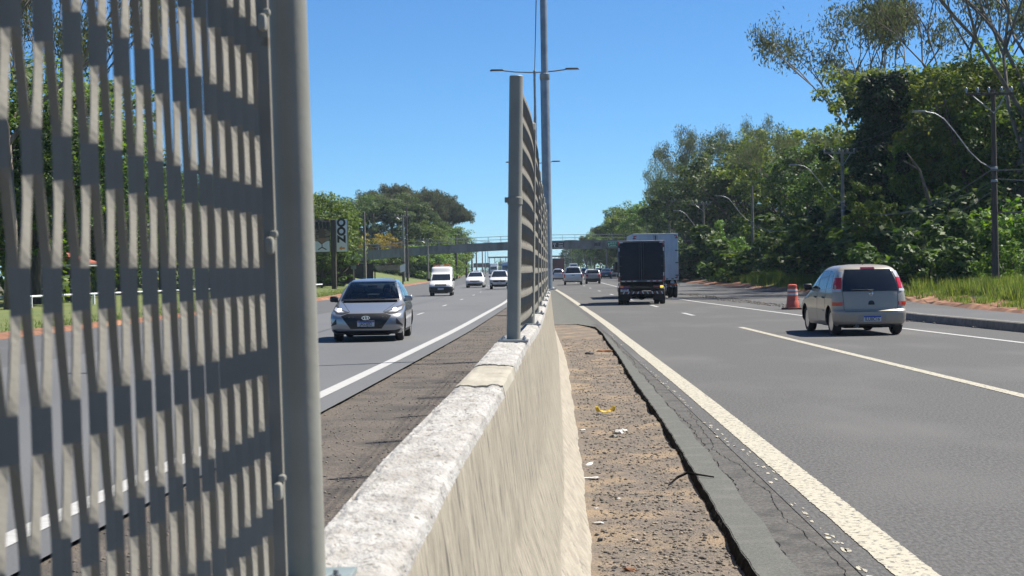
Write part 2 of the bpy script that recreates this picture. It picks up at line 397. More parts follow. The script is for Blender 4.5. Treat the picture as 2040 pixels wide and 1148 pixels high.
# ------------------------------------------------------------------ painted markings
def marking(name, fn, w, y0, y1, z, mat, label=None, rag=0):
    ys = list(np.arange(y0, min(y1, 30), .25 if not rag else .05)) + [y for y in stations(y0, y1) if y >= 30] + [y1]
    ys = sorted(set(round(float(y), 3) for y in ys))
    o = strip(name, lambda y: fn(y) - w / 2 - (rag * abs(nz(1, y, 9)) if rag else 0), lambda y: fn(y) + w / 2 + (rag * .6 * nz(9, y, 11) if rag else 0), y0, y1, z, mat, 1, ys=ys)
    return tag(o, label)
marking('road_marking', RL, .23, -8, END, .005, M_line, 'cream solid edge line of the right carriageway beside the soil verge', .022)
marking('road_marking', R2, .16, -8, END, .005, M_line_w, 'white line along the right side of the second lane')
marking('road_marking', LL, .2, -8, END, .005, M_line_w, 'white solid edge line of the left carriageway beside the median')
marking('road_marking', LANE, .17, -8, 44, .005, M_line, 'solid white lane line running under the champagne car', .006)
dashes = [56.5, 69, 83, 100, 116, 133, 150, 167, 184, 201, 218, 235]
for y in dashes: marking('lane_dash', LANE, .15, y - 1.5, y + 1.7, .005, M_line_w)
for y in [35.5, 49, 63, 77, 92, 107, 121, 136, 151, 166, 181, 196, 211, 226, 241]: marking('lane_dash', LD, .11, y - 1.4, y + 1.4, .005, M_line_w)
# worn remnants of the older line, cracks
bm = bmesh.new()
for i in range(190):
    y = 8 + 34 * rnd.random() ** 1.5
    if nz(5, y, .55, 2) < -.05: continue
    x = RL(y) - .245 + rnd.gauss(0, .022) + (.06 if 12.6 < y < 15 else 0)
    n = 7; L_ = rnd.uniform(.015, .10) ; W = rnd.uniform(.004, .022)
    ps = [bm.verts.new((x + W * math.cos(a) * rnd.uniform(.5, 1.2), y + L_ * math.sin(a) * rnd.uniform(.5, 1.2), .0035)) for a in [k * 6.283 / n for k in range(n)]]
    bm.faces.new(ps)
tag(done(bm, 'worn_paint', M_line), kind='stuff', label='flaking remnants of an older white line beside the cream edge line')
bm = bmesh.new()
def crack(fn, y0, y1, w, z):
    ys = np.arange(y0, y1, .06); prev = None; x = 0; drift = 0
    for y in ys:
        drift += rnd.gauss(0, .008); drift *= .97
        x = fn(y) + drift + .012 * nz(2, y, 7); ww = w * rnd.uniform(.4, 1.3)
        cur = (bm.verts.new((x - ww / 2, y, z)), bm.verts.new((x + ww / 2, y, z)))
        if prev: bm.faces.new((prev[0], prev[1], cur[1], cur[0]))
        prev = cur
crack(lambda y: PE(y) + .03, 7.5, 44, .007, -.001)
crack(lambda y: PE(y) + .16 + .03 * math.sin(y * .7), 8, 19, .005, -.001)
tag(done(bm, 'pavement_crack', M_bitumen), kind='stuff', label='thin dark cracks running along the old asphalt strip')

# ------------------------------------------------------------------ right side: kerbed island, side road edge, red dirt
def ISL(y): return float(np.interp(y, [-10, 20, 38, 46, 54], [11.9, 11.3, 10.62, 9.95, 9.9]))
def isl_r(y): return float(np.interp(y, [-10, 30, 50, 54], [13.2, 13.0, 12.4, 10.4]))
bm = bmesh.new(); ys = list(np.arange(-10, 54.1, 1.0)); prev = None
for y in ys:
    x = ISL(y); cur = [bm.verts.new(p) for p in ((x, y, -.05), (x + .02, y, .19), (x + .05, y, .215), (x + .17, y, .22), (x + .17, y, -.05))]
    if prev:
        for k in range(4): bm.faces.new((prev[k], prev[k + 1], cur[k + 1], cur[k]))
    else: bm.faces.new(cur)
    prev = cur
bm.faces.new(prev[::-1])
tag(done(bm, 'kerb', M_kerb, smooth=30), kind='structure', label='long concrete kerb of the raised island at the right')
strip('pavement', off(ISL, .165), isl_r, -10, 54, .205, M_road_shoulder, 2)
bm = bmesh.new(); prism(bm, [(9.95, -.05), (9.95, .2), (10.4, .2), (10.4, -.05)], 'Y', 53.9, 54.1); done(bm, 'kerb', M_kerb)['kind'] = 'structure'
def verge_z(x, y):
    e = x - RE(y); return .05 + min(1, max(0, e / 2.5)) * .28 + .10 * nz(x, y, .45) + .04 * nz(x, y, 1.7, 3)
strip('dirt_verge', RE, lambda y: RE(y) + 1.9 + .6 * nz(6, y, .2), -12, 330, 0, M_reddirt, 6, ys=list(np.arange(-12, 150, 1.2)) + list(np.arange(150, 331, 5)), zf=lambda x, y: -.1 if x < RE(y) + .01 else verge_z(x, y))
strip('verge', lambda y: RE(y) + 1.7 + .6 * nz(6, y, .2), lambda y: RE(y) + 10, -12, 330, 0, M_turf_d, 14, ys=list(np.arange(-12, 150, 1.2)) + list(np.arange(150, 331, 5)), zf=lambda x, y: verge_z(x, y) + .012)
# debris seam (grit) along the lane edge ahead of the drum
tag(stones('grit', 2600, lambda y: (R2(y) + 1.4 + .5 * nz(1, y, .3), R2(y) + 2.5 + .8 * nz(4, y, .2)), 40, 98, lambda x, y: .004, .01, .05, M_stone, 3, 1.0), 'line of loose grit on the side road behind the traffic drum')

# left verge
strip('verge', lambda y: LE(y) - 26, LE, -12, 700, 0, M_turf, 14, ys=list(np.arange(-12, 160, 1.5)) + list(np.arange(160, 701, 9)), zf=lambda x, y: -.1 if x > LE(y) - .01 else .03 + .05 * nz(x, y, .4) + min(1.0, max(0, (LE(y) - x - 2.5) / 14)) * (.35 if y < 170 else 2.6))
strip('dirt_verge', lambda y: LE(y) - .95 - .2 * nz(3, y, .3), lambda y: LE(y) + .12, -12, 420, .0, M_reddirt, 3, ys=list(np.arange(-12, 160, .8)) + list(np.arange(160, 421, 6)), zf=lambda x, y: .10 + .03 * nz(x, y, 1.2) if x < LE(y) else -.05)

# ------------------------------------------------------------------ concrete barrier
M_face = pmat('barrier_face', (.30, .268, .212), (.205, .182, .143), 5.5, .95, stretch=(4, 4, .6), detail=12, lo=.36, hi=.66, bump=.8, bscale=30, c3=(.10, .09, .072), s3=8, lo3=.555, hi3=.69, bdist=.008)
M_apron = pmat('barrier_apron', (.31, .28, .225), (.225, .20, .16), 5, .95, stretch=(2.5, 1.2, 2.5), detail=12, bump=.7, bscale=26, c3=(.13, .118, .096), s3=6, lo3=.6, hi3=.72, bdist=.008)
M_top = pmat('barrier_top', (0.361, 0.353, 0.34), (0.271, 0.258, 0.241), 9, .95, detail=10, lo=.4, hi=.62, bump=1, bscale=85, c3=(0.129, 0.116, 0.0989), s3=55, lo3=.57, hi3=.70, bdist=.008)
M_cap = pmat('barrier_cap', (0.345, 0.319, 0.267), (0.264, 0.241, 0.195), 5, .9, detail=8, bump=.5, bscale=40, c3=(0.172, 0.155, 0.126), s3=9, lo3=.6, hi3=.75, bdist=.006)
def HW(y): return float(np.interp(y, [0, 3, 6.3, 8.6, 40], [.108, .105, .095, .08, .085]))
def ZT(y): return float(np.interp(y, [0, 2.9, 4.4, 6.2, 7.2, 8.6, 12, 60], [1.04, 1.092, 1.155, 1.195, 1.222, 1.262, 1.248, 1.25]))
def barrier(y0, y1, label, dw=0, dz=0, top=None, rough=1.0, steps=None):
    ys = steps; rows = []; NT, NF, NA = 18, 22, 8
    for y in ys:
        c, hw, zt = BAR(y), HW(y) + dw, ZT(y) + dz
        cx = FOOT(y) - .2; fx = FOOT(y); lx = 2 * c - cx; lf = 2 * c - fx
        prof = [(lf, -.12), (lx, .20), ]
        prof += [(c - hw - .06, .55), (c - hw - .02, .95), (c - hw, zt - .008)]
        nl = len(prof)
        prof += [(c - hw + 2 * hw * k / NT, zt) for k in range(NT + 1)]
        xe, xk = c + hw, c + hw + .06
        for k in range(1, NF + 1):
            q = k / NF; zz = zt - .005 + (.20 - zt) * q ** 1.1; u = max(0, min(1, (.62 - zz) / .42))
            prof.append((xe + (xk - xe) * min(1, (zt - zz) / (zt - .62)) + (cx - xk) * u, zz))
        prof += [(cx + (fx - cx) * k / NA, .20 - .32 * k / NA) for k in range(1, NA + 1)]
        row = []
        for i, (x, z) in enumerate(prof):
            if nl <= i <= nl + NT:
                t = (i - nl) / NT; ed = max(0, 1 - min(t, 1 - t) * 7)
                d = rough * (.006 * mn.noise(Vector((x * 45, y * 45, 1))) + .008 * mn.noise(Vector((x * 13, y * 13, 4))) + .005 * mn.noise(Vector((x * 110, y * 110, 2))))
                z += d - ed * (.004 + rough * .012 * max(0, mn.noise(Vector((y * 9, t, 3))) + .3)); x += ed * (.5 - t) * .008 + rough * ed * .010 * mn.noise(Vector((y * 24, t * 3, 7)))
            elif i > nl + NT:
                x += .004 * mn.noise(Vector((y * 8, z * 8, 1))) + .003 * rough * mn.noise(Vector((y * 40, z * 40, 1)))
            row.append((x, y, z))
        rows.append(row)
    n = len(rows[0]); v = [p for r in rows for p in r]; f = []; mi = []
    for i in range(len(rows) - 1):
        for k in range(n - 1):
            f.append((i * n + k, (i + 1) * n + k, (i + 1) * n + k + 1, i * n + k + 1))
            mi.append(1 if 4 <= k <= 5 + NT else (2 if k >= n - 1 - NA else 0))
    for r, s in ((0, 1), (len(rows) - 1, -1)):
        idx = [r * n + k for k in range(n)]; f.append(tuple(idx[::s])); mi.append(0)
    o = pydata('concrete_barrier', v, f, [M_face, top or M_top, M_apron], smooth=True)
    o.data.polygons.foreach_set('material_index', mi); o.data.set_sharp_from_angle(angle=R(28))
    return tag(o, label, 'barrier', 'segments of the concrete barrier')
barrier(0, 6.35, 'nearest barrier segment with a rough whitewashed top, under the tall grey post', steps=list(np.arange(-1, 2.3, .1)) + list(np.arange(2.3, 6.34, .016)) + [6.35])
barrier(6.3, 7.2, 'short smooth repaired cap section between the two long barrier segments', .0, .007, M_cap, .5, steps=list(np.arange(6.351, 7.2, .03)) + [7.2])
barrier(7.2, 48, 'long barrier segment that carries the receding fence panels', 0, .012, None, .7, steps=list(np.arange(7.203, 12, .025)) + list(np.arange(12, 30, .12)) + list(np.arange(30, 60.1, .5)))
barrier(60, 400, 'distant barrier segment beyond the light poles', steps=[60.05 + i * 4 for i in range(110)])

# ------------------------------------------------------------------ expanded-metal anti-glare fence on the barrier
PITCH_U, PER, SW, TAU = .049, .27, .0099, R(67)
def strand_mesh(parity, hgt, wavy=0):
    c, s = math.cos(TAU), math.sin(TAU); rg = random.Random(parity)
    v0, v1 = 0.0, hgt; lv = sorted(set([v0, v1] + [round(k * PER / 2 + d, 4) for k in range(int(hgt / PER * 2) + 2) for d in (-.022, -.016, .0, .016, .022, .03, .042, .064, .085, .096) if v0 < k * PER / 2 + d < v1]))
    def state(v):        # +1 joined to the next strand, -1 joined to the previous one
        q = ((v + (PER / 2 if parity else 0)) % PER) / PER
        b = .022 / PER
        if q < b or q > 1 - b: return 1.0
        if .5 - b < q < .5 + b: return -1.0
        if q <= .5 - b: t = (q - b) / (.5 - 2 * b); return 1 - 2 * (t * t * (3 - 2 * t) * .35 + t * .65)
        t = (q - .5 - b) / (.5 - 2 * b); return -1 + 2 * (t * t * (3 - 2 * t) * .35 + t * .65)
    V = []; Fc = []; th = .0014; hp = PER / 2; c0, s0 = c, s
    for v in lv:
        e = state(v); q = ((v + (hp if parity else 0)) % PER) / PER; w_ = 1 - min(1.0, abs(e)) ** 3
        ta = TAU + w_ * (R(-30) if q > .5 else R(16)); c, s = math.cos(ta), math.sin(ta)   # the strand twists between the bonds
        u = e * (PITCH_U / 2 - SW / 2 * c0); n = -e * SW / 2 * s0
        for sg, tt in ((-1, -th), (1, -th), (1, th), (-1, th)):
            # strip lies along (c, s); its thickness along (-s, c); x is the normal, y runs along the road
            V.append((n + sg * SW / 2 * s + tt * c, u + sg * SW / 2 * c - tt * s, v))
    for i in range(len(lv) - 1):
        for k in range(4): Fc.append((i * 4 + k, i * 4 + (k + 1) % 4, i * 4 + 4 + (k + 1) % 4, i * 4 + 4 + k))
    Fc += [(3, 2, 1, 0), tuple(len(V) - 4 + k for k in range(4))]
    return V, Fc
PH = 1.46
SPACE = 2.83
def panel(y0, zb, label, strands=True, xf=None, lean=0):
    """one framed expanded-metal panel from y0 to y0 + SPACE, its post at the far end for the near panel"""
    x0 = xf(y0 + SPACE / 2); t = empty('mesh_fence', (x0, y0, zb), 0, label, 'fence panel', 'expanded metal panels along the barrier top')
    ang = math.atan2(-(xf(y0 + SPACE) - xf(y0)), SPACE); t.rotation_euler = (0, R(lean), ang); t.location.x = xf(y0)
    a, b = .085, SPACE - .085
    for yy in (a, b):
        bm = bmesh.new(); box(bm, (0, yy, PH / 2), (.034, .016, PH), .002); done(bm, 'frame_bar', M_steel, t)
    for zz in ((.0, PH) if strands else (.0,)):
        bm = bmesh.new(); box(bm, (0, SPACE / 2, zz), (.03, b - a, .014), .002); done(bm, 'frame_rail', M_steel, t)
    n = int((b - a - .02) / PITCH_U); ya = a + ((b - a) - (n - 1) * PITCH_U) / 2
    if strands:
        ms = []
        for par in (0, 1):
            V, Fc = strand_mesh(par, PH); me = bpy.data.meshes.new('strand'); me.from_pydata(V, [], Fc); me.materials.append(M_steel); ms.append(me)
        for i in range(n):
            o = link(bpy.data.objects.new('strand', ms[i % 2])); o.parent = t; o.location = (0, ya + i * PITCH_U, 0)
        for z in (.18, .60, .98, 1.3):
            q = bmesh.new(); box(q, (.012, b - .03, z), (.014, .022, .03), .006); box(q, (.016, b - .012, z + .02), (.013, .016, .012), .004); done(q, 'weld_clamp', M_post, t, 40)
    else:
        global MESH_SHEET
        if MESH_SHEET is None:
            V = []; Fc = []
            for i in range(n):
                v_, f_ = strand_mesh(i % 2, PH); k = len(V)
                yy = ya + i * PITCH_U; bow = .014 * math.sin(math.pi * yy / SPACE)
                V += [(p[0] + bow, p[1] + yy, p[2]) for p in v_]; Fc += [tuple(q + k for q in g) for g in f_]
            MESH_SHEET = bpy.data.meshes.new('mesh_sheet'); MESH_SHEET.from_pydata(V, [], Fc); MESH_SHEET.materials.append(M_steel)
        o = link(bpy.data.objects.new('mesh_sheet', MESH_SHEET)); o.parent = t; o['kind'] = 'stuff'
    return t
MESH_SHEET = None
NEAR_H = 1.40
def post(x, y, z, h, r, label, galv=False, clamp_z=None, lean=0):
    t = empty('fence_post', (x, y, z), 0, label, 'fence post', 'posts of the barrier fence'); t.rotation_euler.y = R(lean)
    bm = bmesh.new(); lathe(bm, [(r, .008), (r, h - .004), (r - .004, h), (.004, h + .002)], n=40); done(bm, 'tube', M_post, t, 40)
    bm = bmesh.new(); box(bm, (0, 0, .004), (.155, .20, .012), .002); done(bm, 'base_plate', M_plate if not galv else M_galv, t)
    for sx, sy in ((.055, -.075), (-.055, -.075), (.055, .075 if galv else -.02), (-.055, .075 if galv else -.02)):
        bm = bmesh.new(); lathe(bm, [(.009, .01), (.009, .018), (.005, .018), (.005, .026), (.002, .027)], (sx, sy, 0), n=6); done(bm, 'bolt', M_galv, t, 20)
    for cz in ([clamp_z] if clamp_z else [h * .52]):
        bm = bmesh.new(); lathe(bm, [(r + .001, cz - .02), (r + .0035, cz - .018), (r + .0035, cz + .018), (r + .001, cz + .02)], n=30)
        box(bm, (-r - .008, -.004, cz + .004), (.02, .02, .028), .003); done(bm, 'clamp', M_post, t, 30)
    return t
FX = Line([(-3, -.46), (0, -.45), (2.9, -.434), (8.6, -.232), (11.4, -.20), (31, -.185)])
def fxs(y): return float(np.interp(y, [-3, 0, 2.9, 8.6, 11.4, 31], [-.467, -.463, -.455, -.232, -.195, -.185]))
post(fxs(2.93), 2.93, ZT(2.93) + .004, 1.58, .034, 'near fence post, tall grey-green tube at the edge of the closest mesh panel', clamp_z=1.45, lean=-.85)
panel(.10, ZT(1.5) + .03, 'nearest expanded metal panel with sunlit twisted strands, left of the near post', True, lambda yy: fxs(yy) - .037, -.85)
PW = ['first post past the gap, standing alone at the near end of the fence', 'second post past the gap in the fence', 'third post past the gap in the fence', 'fourth post past the gap in the fence',
      'fifth post past the gap in the fence', 'sixth post past the gap in the fence', 'seventh post past the gap in the fence', 'last fence post, beside the tall light pole']
QW = ['first mesh panel past the gap, its curved top beside the lone post', 'second mesh panel past the gap', 'third mesh panel past the gap', 'fourth mesh panel past the gap', 'fifth mesh panel past the gap', 'sixth mesh panel past the gap', 'last mesh panel, ending at the light pole']
LEAN = [1.6, 1.3, .6, .4, .2, .3, .2, .1]
for i in range(8):
    y = 8.62 + SPACE * i; z = ZT(y) + .012
    post(fxs(y), y, z, 2.655 - z - (.03 if i in (2, 5) else 0), .036, PW[i], True, .73 if i == 0 else None, LEAN[i])
    PH = 1.27
    if i < 7: panel(y, z + .06, QW[i], False, lambda yy: fxs(yy) + .014, LEAN[i])

# ------------------------------------------------------------------ median light poles with double arms
def light_pole(y, top, label, thick=1.0):
    x = BAR(y) + (.05 if y < 40 else 0); z0 = 1.25
    t = empty('street_lamp', (x, y, z0), 0, label, 'street lamp', 'double-armed lamps on the median')
    hh = top - z0
    bm = bmesh.new(); lathe(bm, [(.075 * thick, 0), (.075 * thick, hh * .45), (.06 * thick, hh * .46), (.05 * thick, hh), (.02, hh + .03)], n=20); done(bm, 'pole', M_galv, t, 40)
    bm = bmesh.new(); box(bm, (0, 0, .012), (.3, .3, .024), .004); done(bm, 'base_plate', M_galv, t)
    bm = bmesh.new(); lathe(bm, [(.078 * thick, hh * .45 - .06), (.083 * thick, hh * .45 - .05), (.083 * thick, hh * .45 + .05), (.07 * thick, hh * .45 + .06)], n=20); done(bm, 'collar', M_galv, t, 40)
    for s in (-1, 1):
        bm = bmesh.new(); tube(bm, [(s * .04, 0, hh - .08), (s * .8, 0, hh - .04), (s * 1.3, 0, hh + .02)], .03, 10); done(bm, 'arm', M_galv, t, 40)
        bm = bmesh.new(); vs = box(bm, (s * 1.58, 0, hh + .05), (.62, .24, .07), .02, taper=.8)
        l = done(bm, 'luminaire', M_dark, t, 40)
        bm = bmesh.new(); box(bm, (s * 1.58, 0, hh + .008), (.42, .17, .014), .003); done(bm, 'lens', M_whitelens, l)
    return t
light_pole(31, 10.1, 'nearest light pole, thick galvanised steel, rising out of the top of the picture', 1.12)
light_pole(70, 10.0, 'lamp with two arms above the lone fence post, largest arms in view')
light_pole(114, 8.95, 'second double-armed lamp down the median, seen against the open sky')
light_pole(155, 9.8, 'third double-armed lamp down the median, half hidden behind the light pole')
light_pole(195, 9.8, 'fourth double-armed lamp down the median, small against the sky')
def cable(pts, sag, r, label, group=None, n=14, mat=None):
    bm = bmesh.new(); P = [Vector(p) for p in pts]; path = []
    for a, b in zip(P[:-1], P[1:]):
        for k in range(n):
            t = k / n; q = a.lerp(b, t); q.z -= sag * 4 * t * (1 - t); path.append(q)
    path.append(P[-1]); tube(bm, path, r, 5)
    return tag(done(bm, 'power_cable', mat or M_cable, smooth=60), label, 'cable', group)
cable([(BAR(31) + .02, 31, 10.0), (BAR(70), 70, 9.95)], .35, .016, 'thin cable strung between the first two median light poles')
cable([(BAR(70), 70, 9.95), (BAR(114), 114, 8.9)], .3, .014, 'thin cable between the second and third median light poles')

# ------------------------------------------------------------------ vehicles: shells lofted through horizontal outlines
def mono(pts):
    """monotone cubic through (z, value) pairs"""
    x = np.array([p[0] for p in pts], float); y = np.array([p[1] for p in pts], float)
    h = np.diff(x); d = np.diff(y) / h; mm = np.zeros(len(x)); mm[0], mm[-1] = d[0], d[-1]
    for i in range(1, len(x) - 1):
        if d[i - 1] * d[i] > 0:
            w1, w2 = 2 * h[i] + h[i - 1], h[i] + 2 * h[i - 1]; mm[i] = (w1 + w2) / (w1 / d[i - 1] + w2 / d[i])
    def g(t):
        t = min(max(t, x[0]), x[-1]); i = min(int(np.searchsorted(x, t, 'right')) - 1, len(x) - 2); u = (t - x[i]) / h[i]
        return float(y[i] * (1 + 2 * u) * (1 - u) ** 2 + h[i] * mm[i] * u * (1 - u) ** 2 + y[i + 1] * u * u * (3 - 2 * u) + h[i] * mm[i + 1] * u * u * (u - 1))
    return g
class Shell:
    def __init__(s, yf, yr, w, cf, crr, nf=3.0, nr=3.2):
        s.zs = [p[0] for p in w]; s.z0, s.z1 = s.zs[0], s.zs[-1]
        s.yf, s.yr, s.w, s.cf_, s.cr_ = mono(yf), mono(yr), mono(w), mono(cf), mono(crr); s.nf, s.nr = nf, nr
        s.keys = sorted({round(p[0], 4) for t in (yf, yr, w) for p in t if s.z0 <= p[0] <= s.z1})
    def c(s, z):
        L_ = s.yf(z) - s.yr(z); a, b = s.cf_(z), s.cr_(z); k = min(1.0, .94 * L_ / (a + b)); return a * k, b * k
    def front(s, x, z):
        a, _ = s.c(z); t = min(.9995, abs(x) / s.w(z)); return s.yf(z) - a + a * (1 - t ** s.nf) ** (1 / s.nf)
    def rear(s, x, z):
        _, b = s.c(z); t = min(.9995, abs(x) / s.w(z)); return s.yr(z) + b - b * (1 - t ** s.nr) ** (1 / s.nr)
    def side(s, y, z):
        a, b = s.c(z); y1, y0 = s.yf(z) - a, s.yr(z) + b
        if y > y1: t = min(.999, (y - y1) / a); return s.w(z) * (1 - t ** s.nf) ** (1 / s.nf)
        if y < y0: t = min(.999, (y0 - y) / b); return s.w(z) * (1 - t ** s.nr) ** (1 / s.nr)
        return s.w(z)
    def bm(s, lv=30, NF=26, NR=24, NS=6):
        zs = set(s.keys)
        for i in range(lv): zs.add(round(s.z0 + (s.z1 - s.z0) * i / (lv - 1), 4))
        zs = sorted(zs); zs = [z for i, z in enumerate(zs) if i == 0 or z - zs[i - 1] > .004]
        bm = bmesh.new(); rings = []
        for z in zs:
            a, b = s.c(z); w = s.w(z); ring = []; y1, y0 = s.yf(z) - a, s.yr(z) + b
            for k in range(NF + 1):
                t = math.pi * k / NF; ring.append((math.copysign(abs(math.cos(t)) ** (2 / s.nf), math.cos(t)) * w, y1 + a * abs(math.sin(t)) ** (2 / s.nf), z))
            for k in range(1, NS): ring.append((-w, y1 + (y0 - y1) * k / NS, z))
            for k in range(NR + 1):
                t = math.pi * k / NR; ring.append((-math.copysign(abs(math.cos(t)) ** (2 / s.nr), math.cos(t)) * w, y0 - b * abs(math.sin(t)) ** (2 / s.nr), z))
            for k in range(1, NS): ring.append((w, y0 + (y1 - y0) * k / NS, z))
            rings.append([bm.verts.new(p) for p in ring])
        n = len(rings[0])
        for i in range(len(rings) - 1):
            for k in range(n): bm.faces.new((rings[i][k], rings[i][(k + 1) % n], rings[i + 1][(k + 1) % n], rings[i + 1][k]))
        bm.faces.new(rings[0][::-1]); bm.faces.new(rings[-1])
        return bm

def patch(sh, face, poly, offs=.006, thick=.014, step=.09, sx=1):
    bm = bmesh.new(); bm.faces.new([bm.verts.new((a, b, 0)) for a, b in poly])
    for ax in (0, 1):
        lo, hi = min(p[ax] for p in poly), max(p[ax] for p in poly); k = math.floor(lo / step) + 1
        while k * step < hi - 1e-4:
            no = [0, 0, 0]; no[ax] = 1; pc = [0, 0, 0]; pc[ax] = k * step
            bmesh.ops.bisect_plane(bm, geom=bm.faces[:] + bm.edges[:] + bm.verts[:], plane_co=pc, plane_no=no, dist=1e-5); k += 1
    def P(a, b):
        if face == 'F': return Vector((a * sx, sh.front(a, b), b))
        if face == 'R': return Vector((a * sx, sh.rear(a, b), b))
        return Vector((sx * sh.side(a, b), a, b))
    out = {'F': Vector((0, 1, .3)), 'R': Vector((0, -1, .3)), 'S': Vector((sx, 0, .2))}[face]
    low = {}
    for v in list(bm.verts):
        a, b = v.co.x, v.co.y; e = .004; n = (P(a + e, b) - P(a - e, b)).cross(P(a, b + e) - P(a, b - e))
        if n.length < 1e-12: n = out.copy()
        n.normalize()
        if n.dot(out) < 0: n.negate()
        p = P(a, b); v.co = p + n * offs; low[v] = p + n * (offs - thick)
    bd = [e for e in bm.edges if len(e.link_faces) == 1]; nv = {}
    for e in bd:
        for v in e.verts:
            if v not in nv: nv[v] = bm.verts.new(low[v])
    for e in bd:
        a, b = e.verts; bm.faces.new((a, b, nv[b], nv[a]))
    bmesh.ops.recalc_face_normals(bm, faces=bm.faces); bm.normal_update()
    if sum((f.normal.dot(out) * f.calc_area() for f in bm.faces)) < 0: bmesh.ops.reverse_faces(bm, faces=bm.faces)
    return bm

WHEELS = {}
def wheel(parent, x, y, r, w, rim=None, s=1, spokes=5):
    key = (round(r, 3), round(w, 3), s, rim.name if rim else '', spokes)
    if key not in WHEELS:
        bm = bmesh.new(); lathe(bm, [(r * .66, -w / 2 + .01), (r - .03, -w / 2), (r - .006, -w / 2 + .025), (r, -w / 2 + .05), (r, w / 2 - .05), (r - .006, w / 2 - .025), (r - .03, w / 2), (r * .66, w / 2 - .01)], axis='X', n=36, closed=True)
        bmesh.ops.recalc_face_normals(bm, faces=bm.faces); sharp(bm, 40); a = bpy.data.meshes.new('wheel'); bm.to_mesh(a); bm.free(); a.materials.append(M_rubber)
        bm = bmesh.new(); q = w / 2 * s
        lathe(bm, [(r * .66, q * .9), (r * .60, q * .86), (r * .58, q * .3), (r * .05, q * .3)][::1], axis='X', n=32)
        b0 = bm; hub = [(r * .17, q * .2), (r * .17, q * .72), (r * .10, q * .8), (.004, q * .8)]; lathe(b0, hub, axis='X', n=16)
        for k in range(spokes):
            rot = Matrix.Rotation(k * 2 * math.pi / spokes, 3, 'X')
            vs = box(b0, (0, 0, 0), (w * .1, r * .16, r * .5), .006)
            for v in vs: v.co = rot @ (v.co + Vector((q * .66, 0, r * .37)))
        bmesh.ops.recalc_face_normals(b0, faces=b0.faces); sharp(b0, 35); bb = bpy.data.meshes.new('rim')
        for f_ in b0.faces:
            if max(v.co.x * s for v in f_.verts) < q * s * .34 or all(abs(v.co.x - q * .3) < 1e-4 for v in f_.verts): f_.material_index = 1
        b0.to_mesh(bb); b0.free(); bb.materials.append(rim or M_alloy); bb.materials.append(M_dark)
        WHEELS[key] = (a, bb)
    a, bb = WHEELS[key]
    o = link(bpy.data.objects.new('wheel', a)); o.parent = parent; o.location = (x, y, r)
    q = link(bpy.data.objects.new('rim', bb)); q.parent = o
    return o

def apply_bool(o, cutters):
    for c in cutters:
        md = o.modifiers.new('b', 'BOOLEAN'); md.operation = 'DIFFERENCE'; md.object = c; md.solver = 'EXACT'
        try: md.material_mode = 'TRANSFER'
        except Exception: pass
    dg = bpy.context.evaluated_depsgraph_get(); me = bpy.data.meshes.new_from_object(o.evaluated_get(dg)); o.modifiers.clear(); old = o.data; o.data = me
    bpy.data.meshes.remove(old)
    for c in cutters:
        d = c.data; bpy.data.objects.remove(c); bpy.data.meshes.remove(d)
def cutter(bm, mat):
    return done(bm, 'cut', mat)

BODY = {}
def car(name, kind, sh, paint, loc, head, label, cat, wheels, parts, group=None, see=None, rim=None, tw=.19, sc=1.0, arch=None):
    """wheels: (y_front, y_rear, radius, half track); parts: (name, face, polygon, material[, offset, mirrored])"""
    t = empty(name, loc, head, label, cat, group); t.scale = (sc, sc, sc)
    wf, wr, r, tx = wheels
    if kind not in BODY:
        bm = sh.bm(); bmesh.ops.recalc_face_normals(bm, faces=bm.faces)
        o = done(bm, 'body', paint)
        cs = []
        for y in (wf, wr):
            for s in (-1, 1):
                b = bmesh.new(); lathe(b, [(r + .05, s * (tx - .17)), (r + .05, s * (tx + .5))], (0, y, r + .01), 'X', 36); cs.append(cutter(b, M_under))
        if see:
            for ax, poly, a, b_ in see:
                b = bmesh.new(); prism(b, poly, ax, a, b_); bmesh.ops.recalc_face_normals(b, faces=b.faces); cs.append(cutter(b, M_interior))
        apply_bool(o, cs)
        bm = bmesh.new(); bm.from_mesh(o.data); sharp(bm, 32); bm.to_mesh(o.data); bm.free()
        BODY[kind] = o.data; o.parent = t
        if len(o.data.materials) < 2: o.data.materials.append(M_under)
        PT = []
        for p in parts:
            nm, fc, poly, mt = p[:4]; of = p[4] if len(p) > 4 and p[4] is not None else .006; mir = p[5] if len(p) > 5 else (fc == 'S')
            for sx in ((1, -1) if mir else (1,)):
                q = done(patch(sh, fc, poly, of, sx=sx), nm, mt, t, 40, False); PT.append((nm, q.data))
        BODY[kind + '_p'] = PT
    else:
        me = BODY[kind].copy(); me.materials[0] = paint; mobj('body', me, None, t)
        for nm, me in BODY[kind + '_p']:
            q = link(bpy.data.objects.new(nm, me)); q.parent = t
    for y in (wf, wr):
        for s in (-1, 1): wheel(t, s * (tx - tw / 2 + .06), y, r, tw, rim, s)
    bm = bmesh.new(); box(bm, (0, (wf + wr) / 2, sh.z0 - .01), (tx * 1.25, (wf - wr) * .92, .12), .03); box(bm, (0, wr, r), (tx * 1.7, .12, .10), .03); box(bm, (0, wf, r), (tx * 1.7, .12, .10), .03); done(bm, 'underbody', M_under, t)
    return t

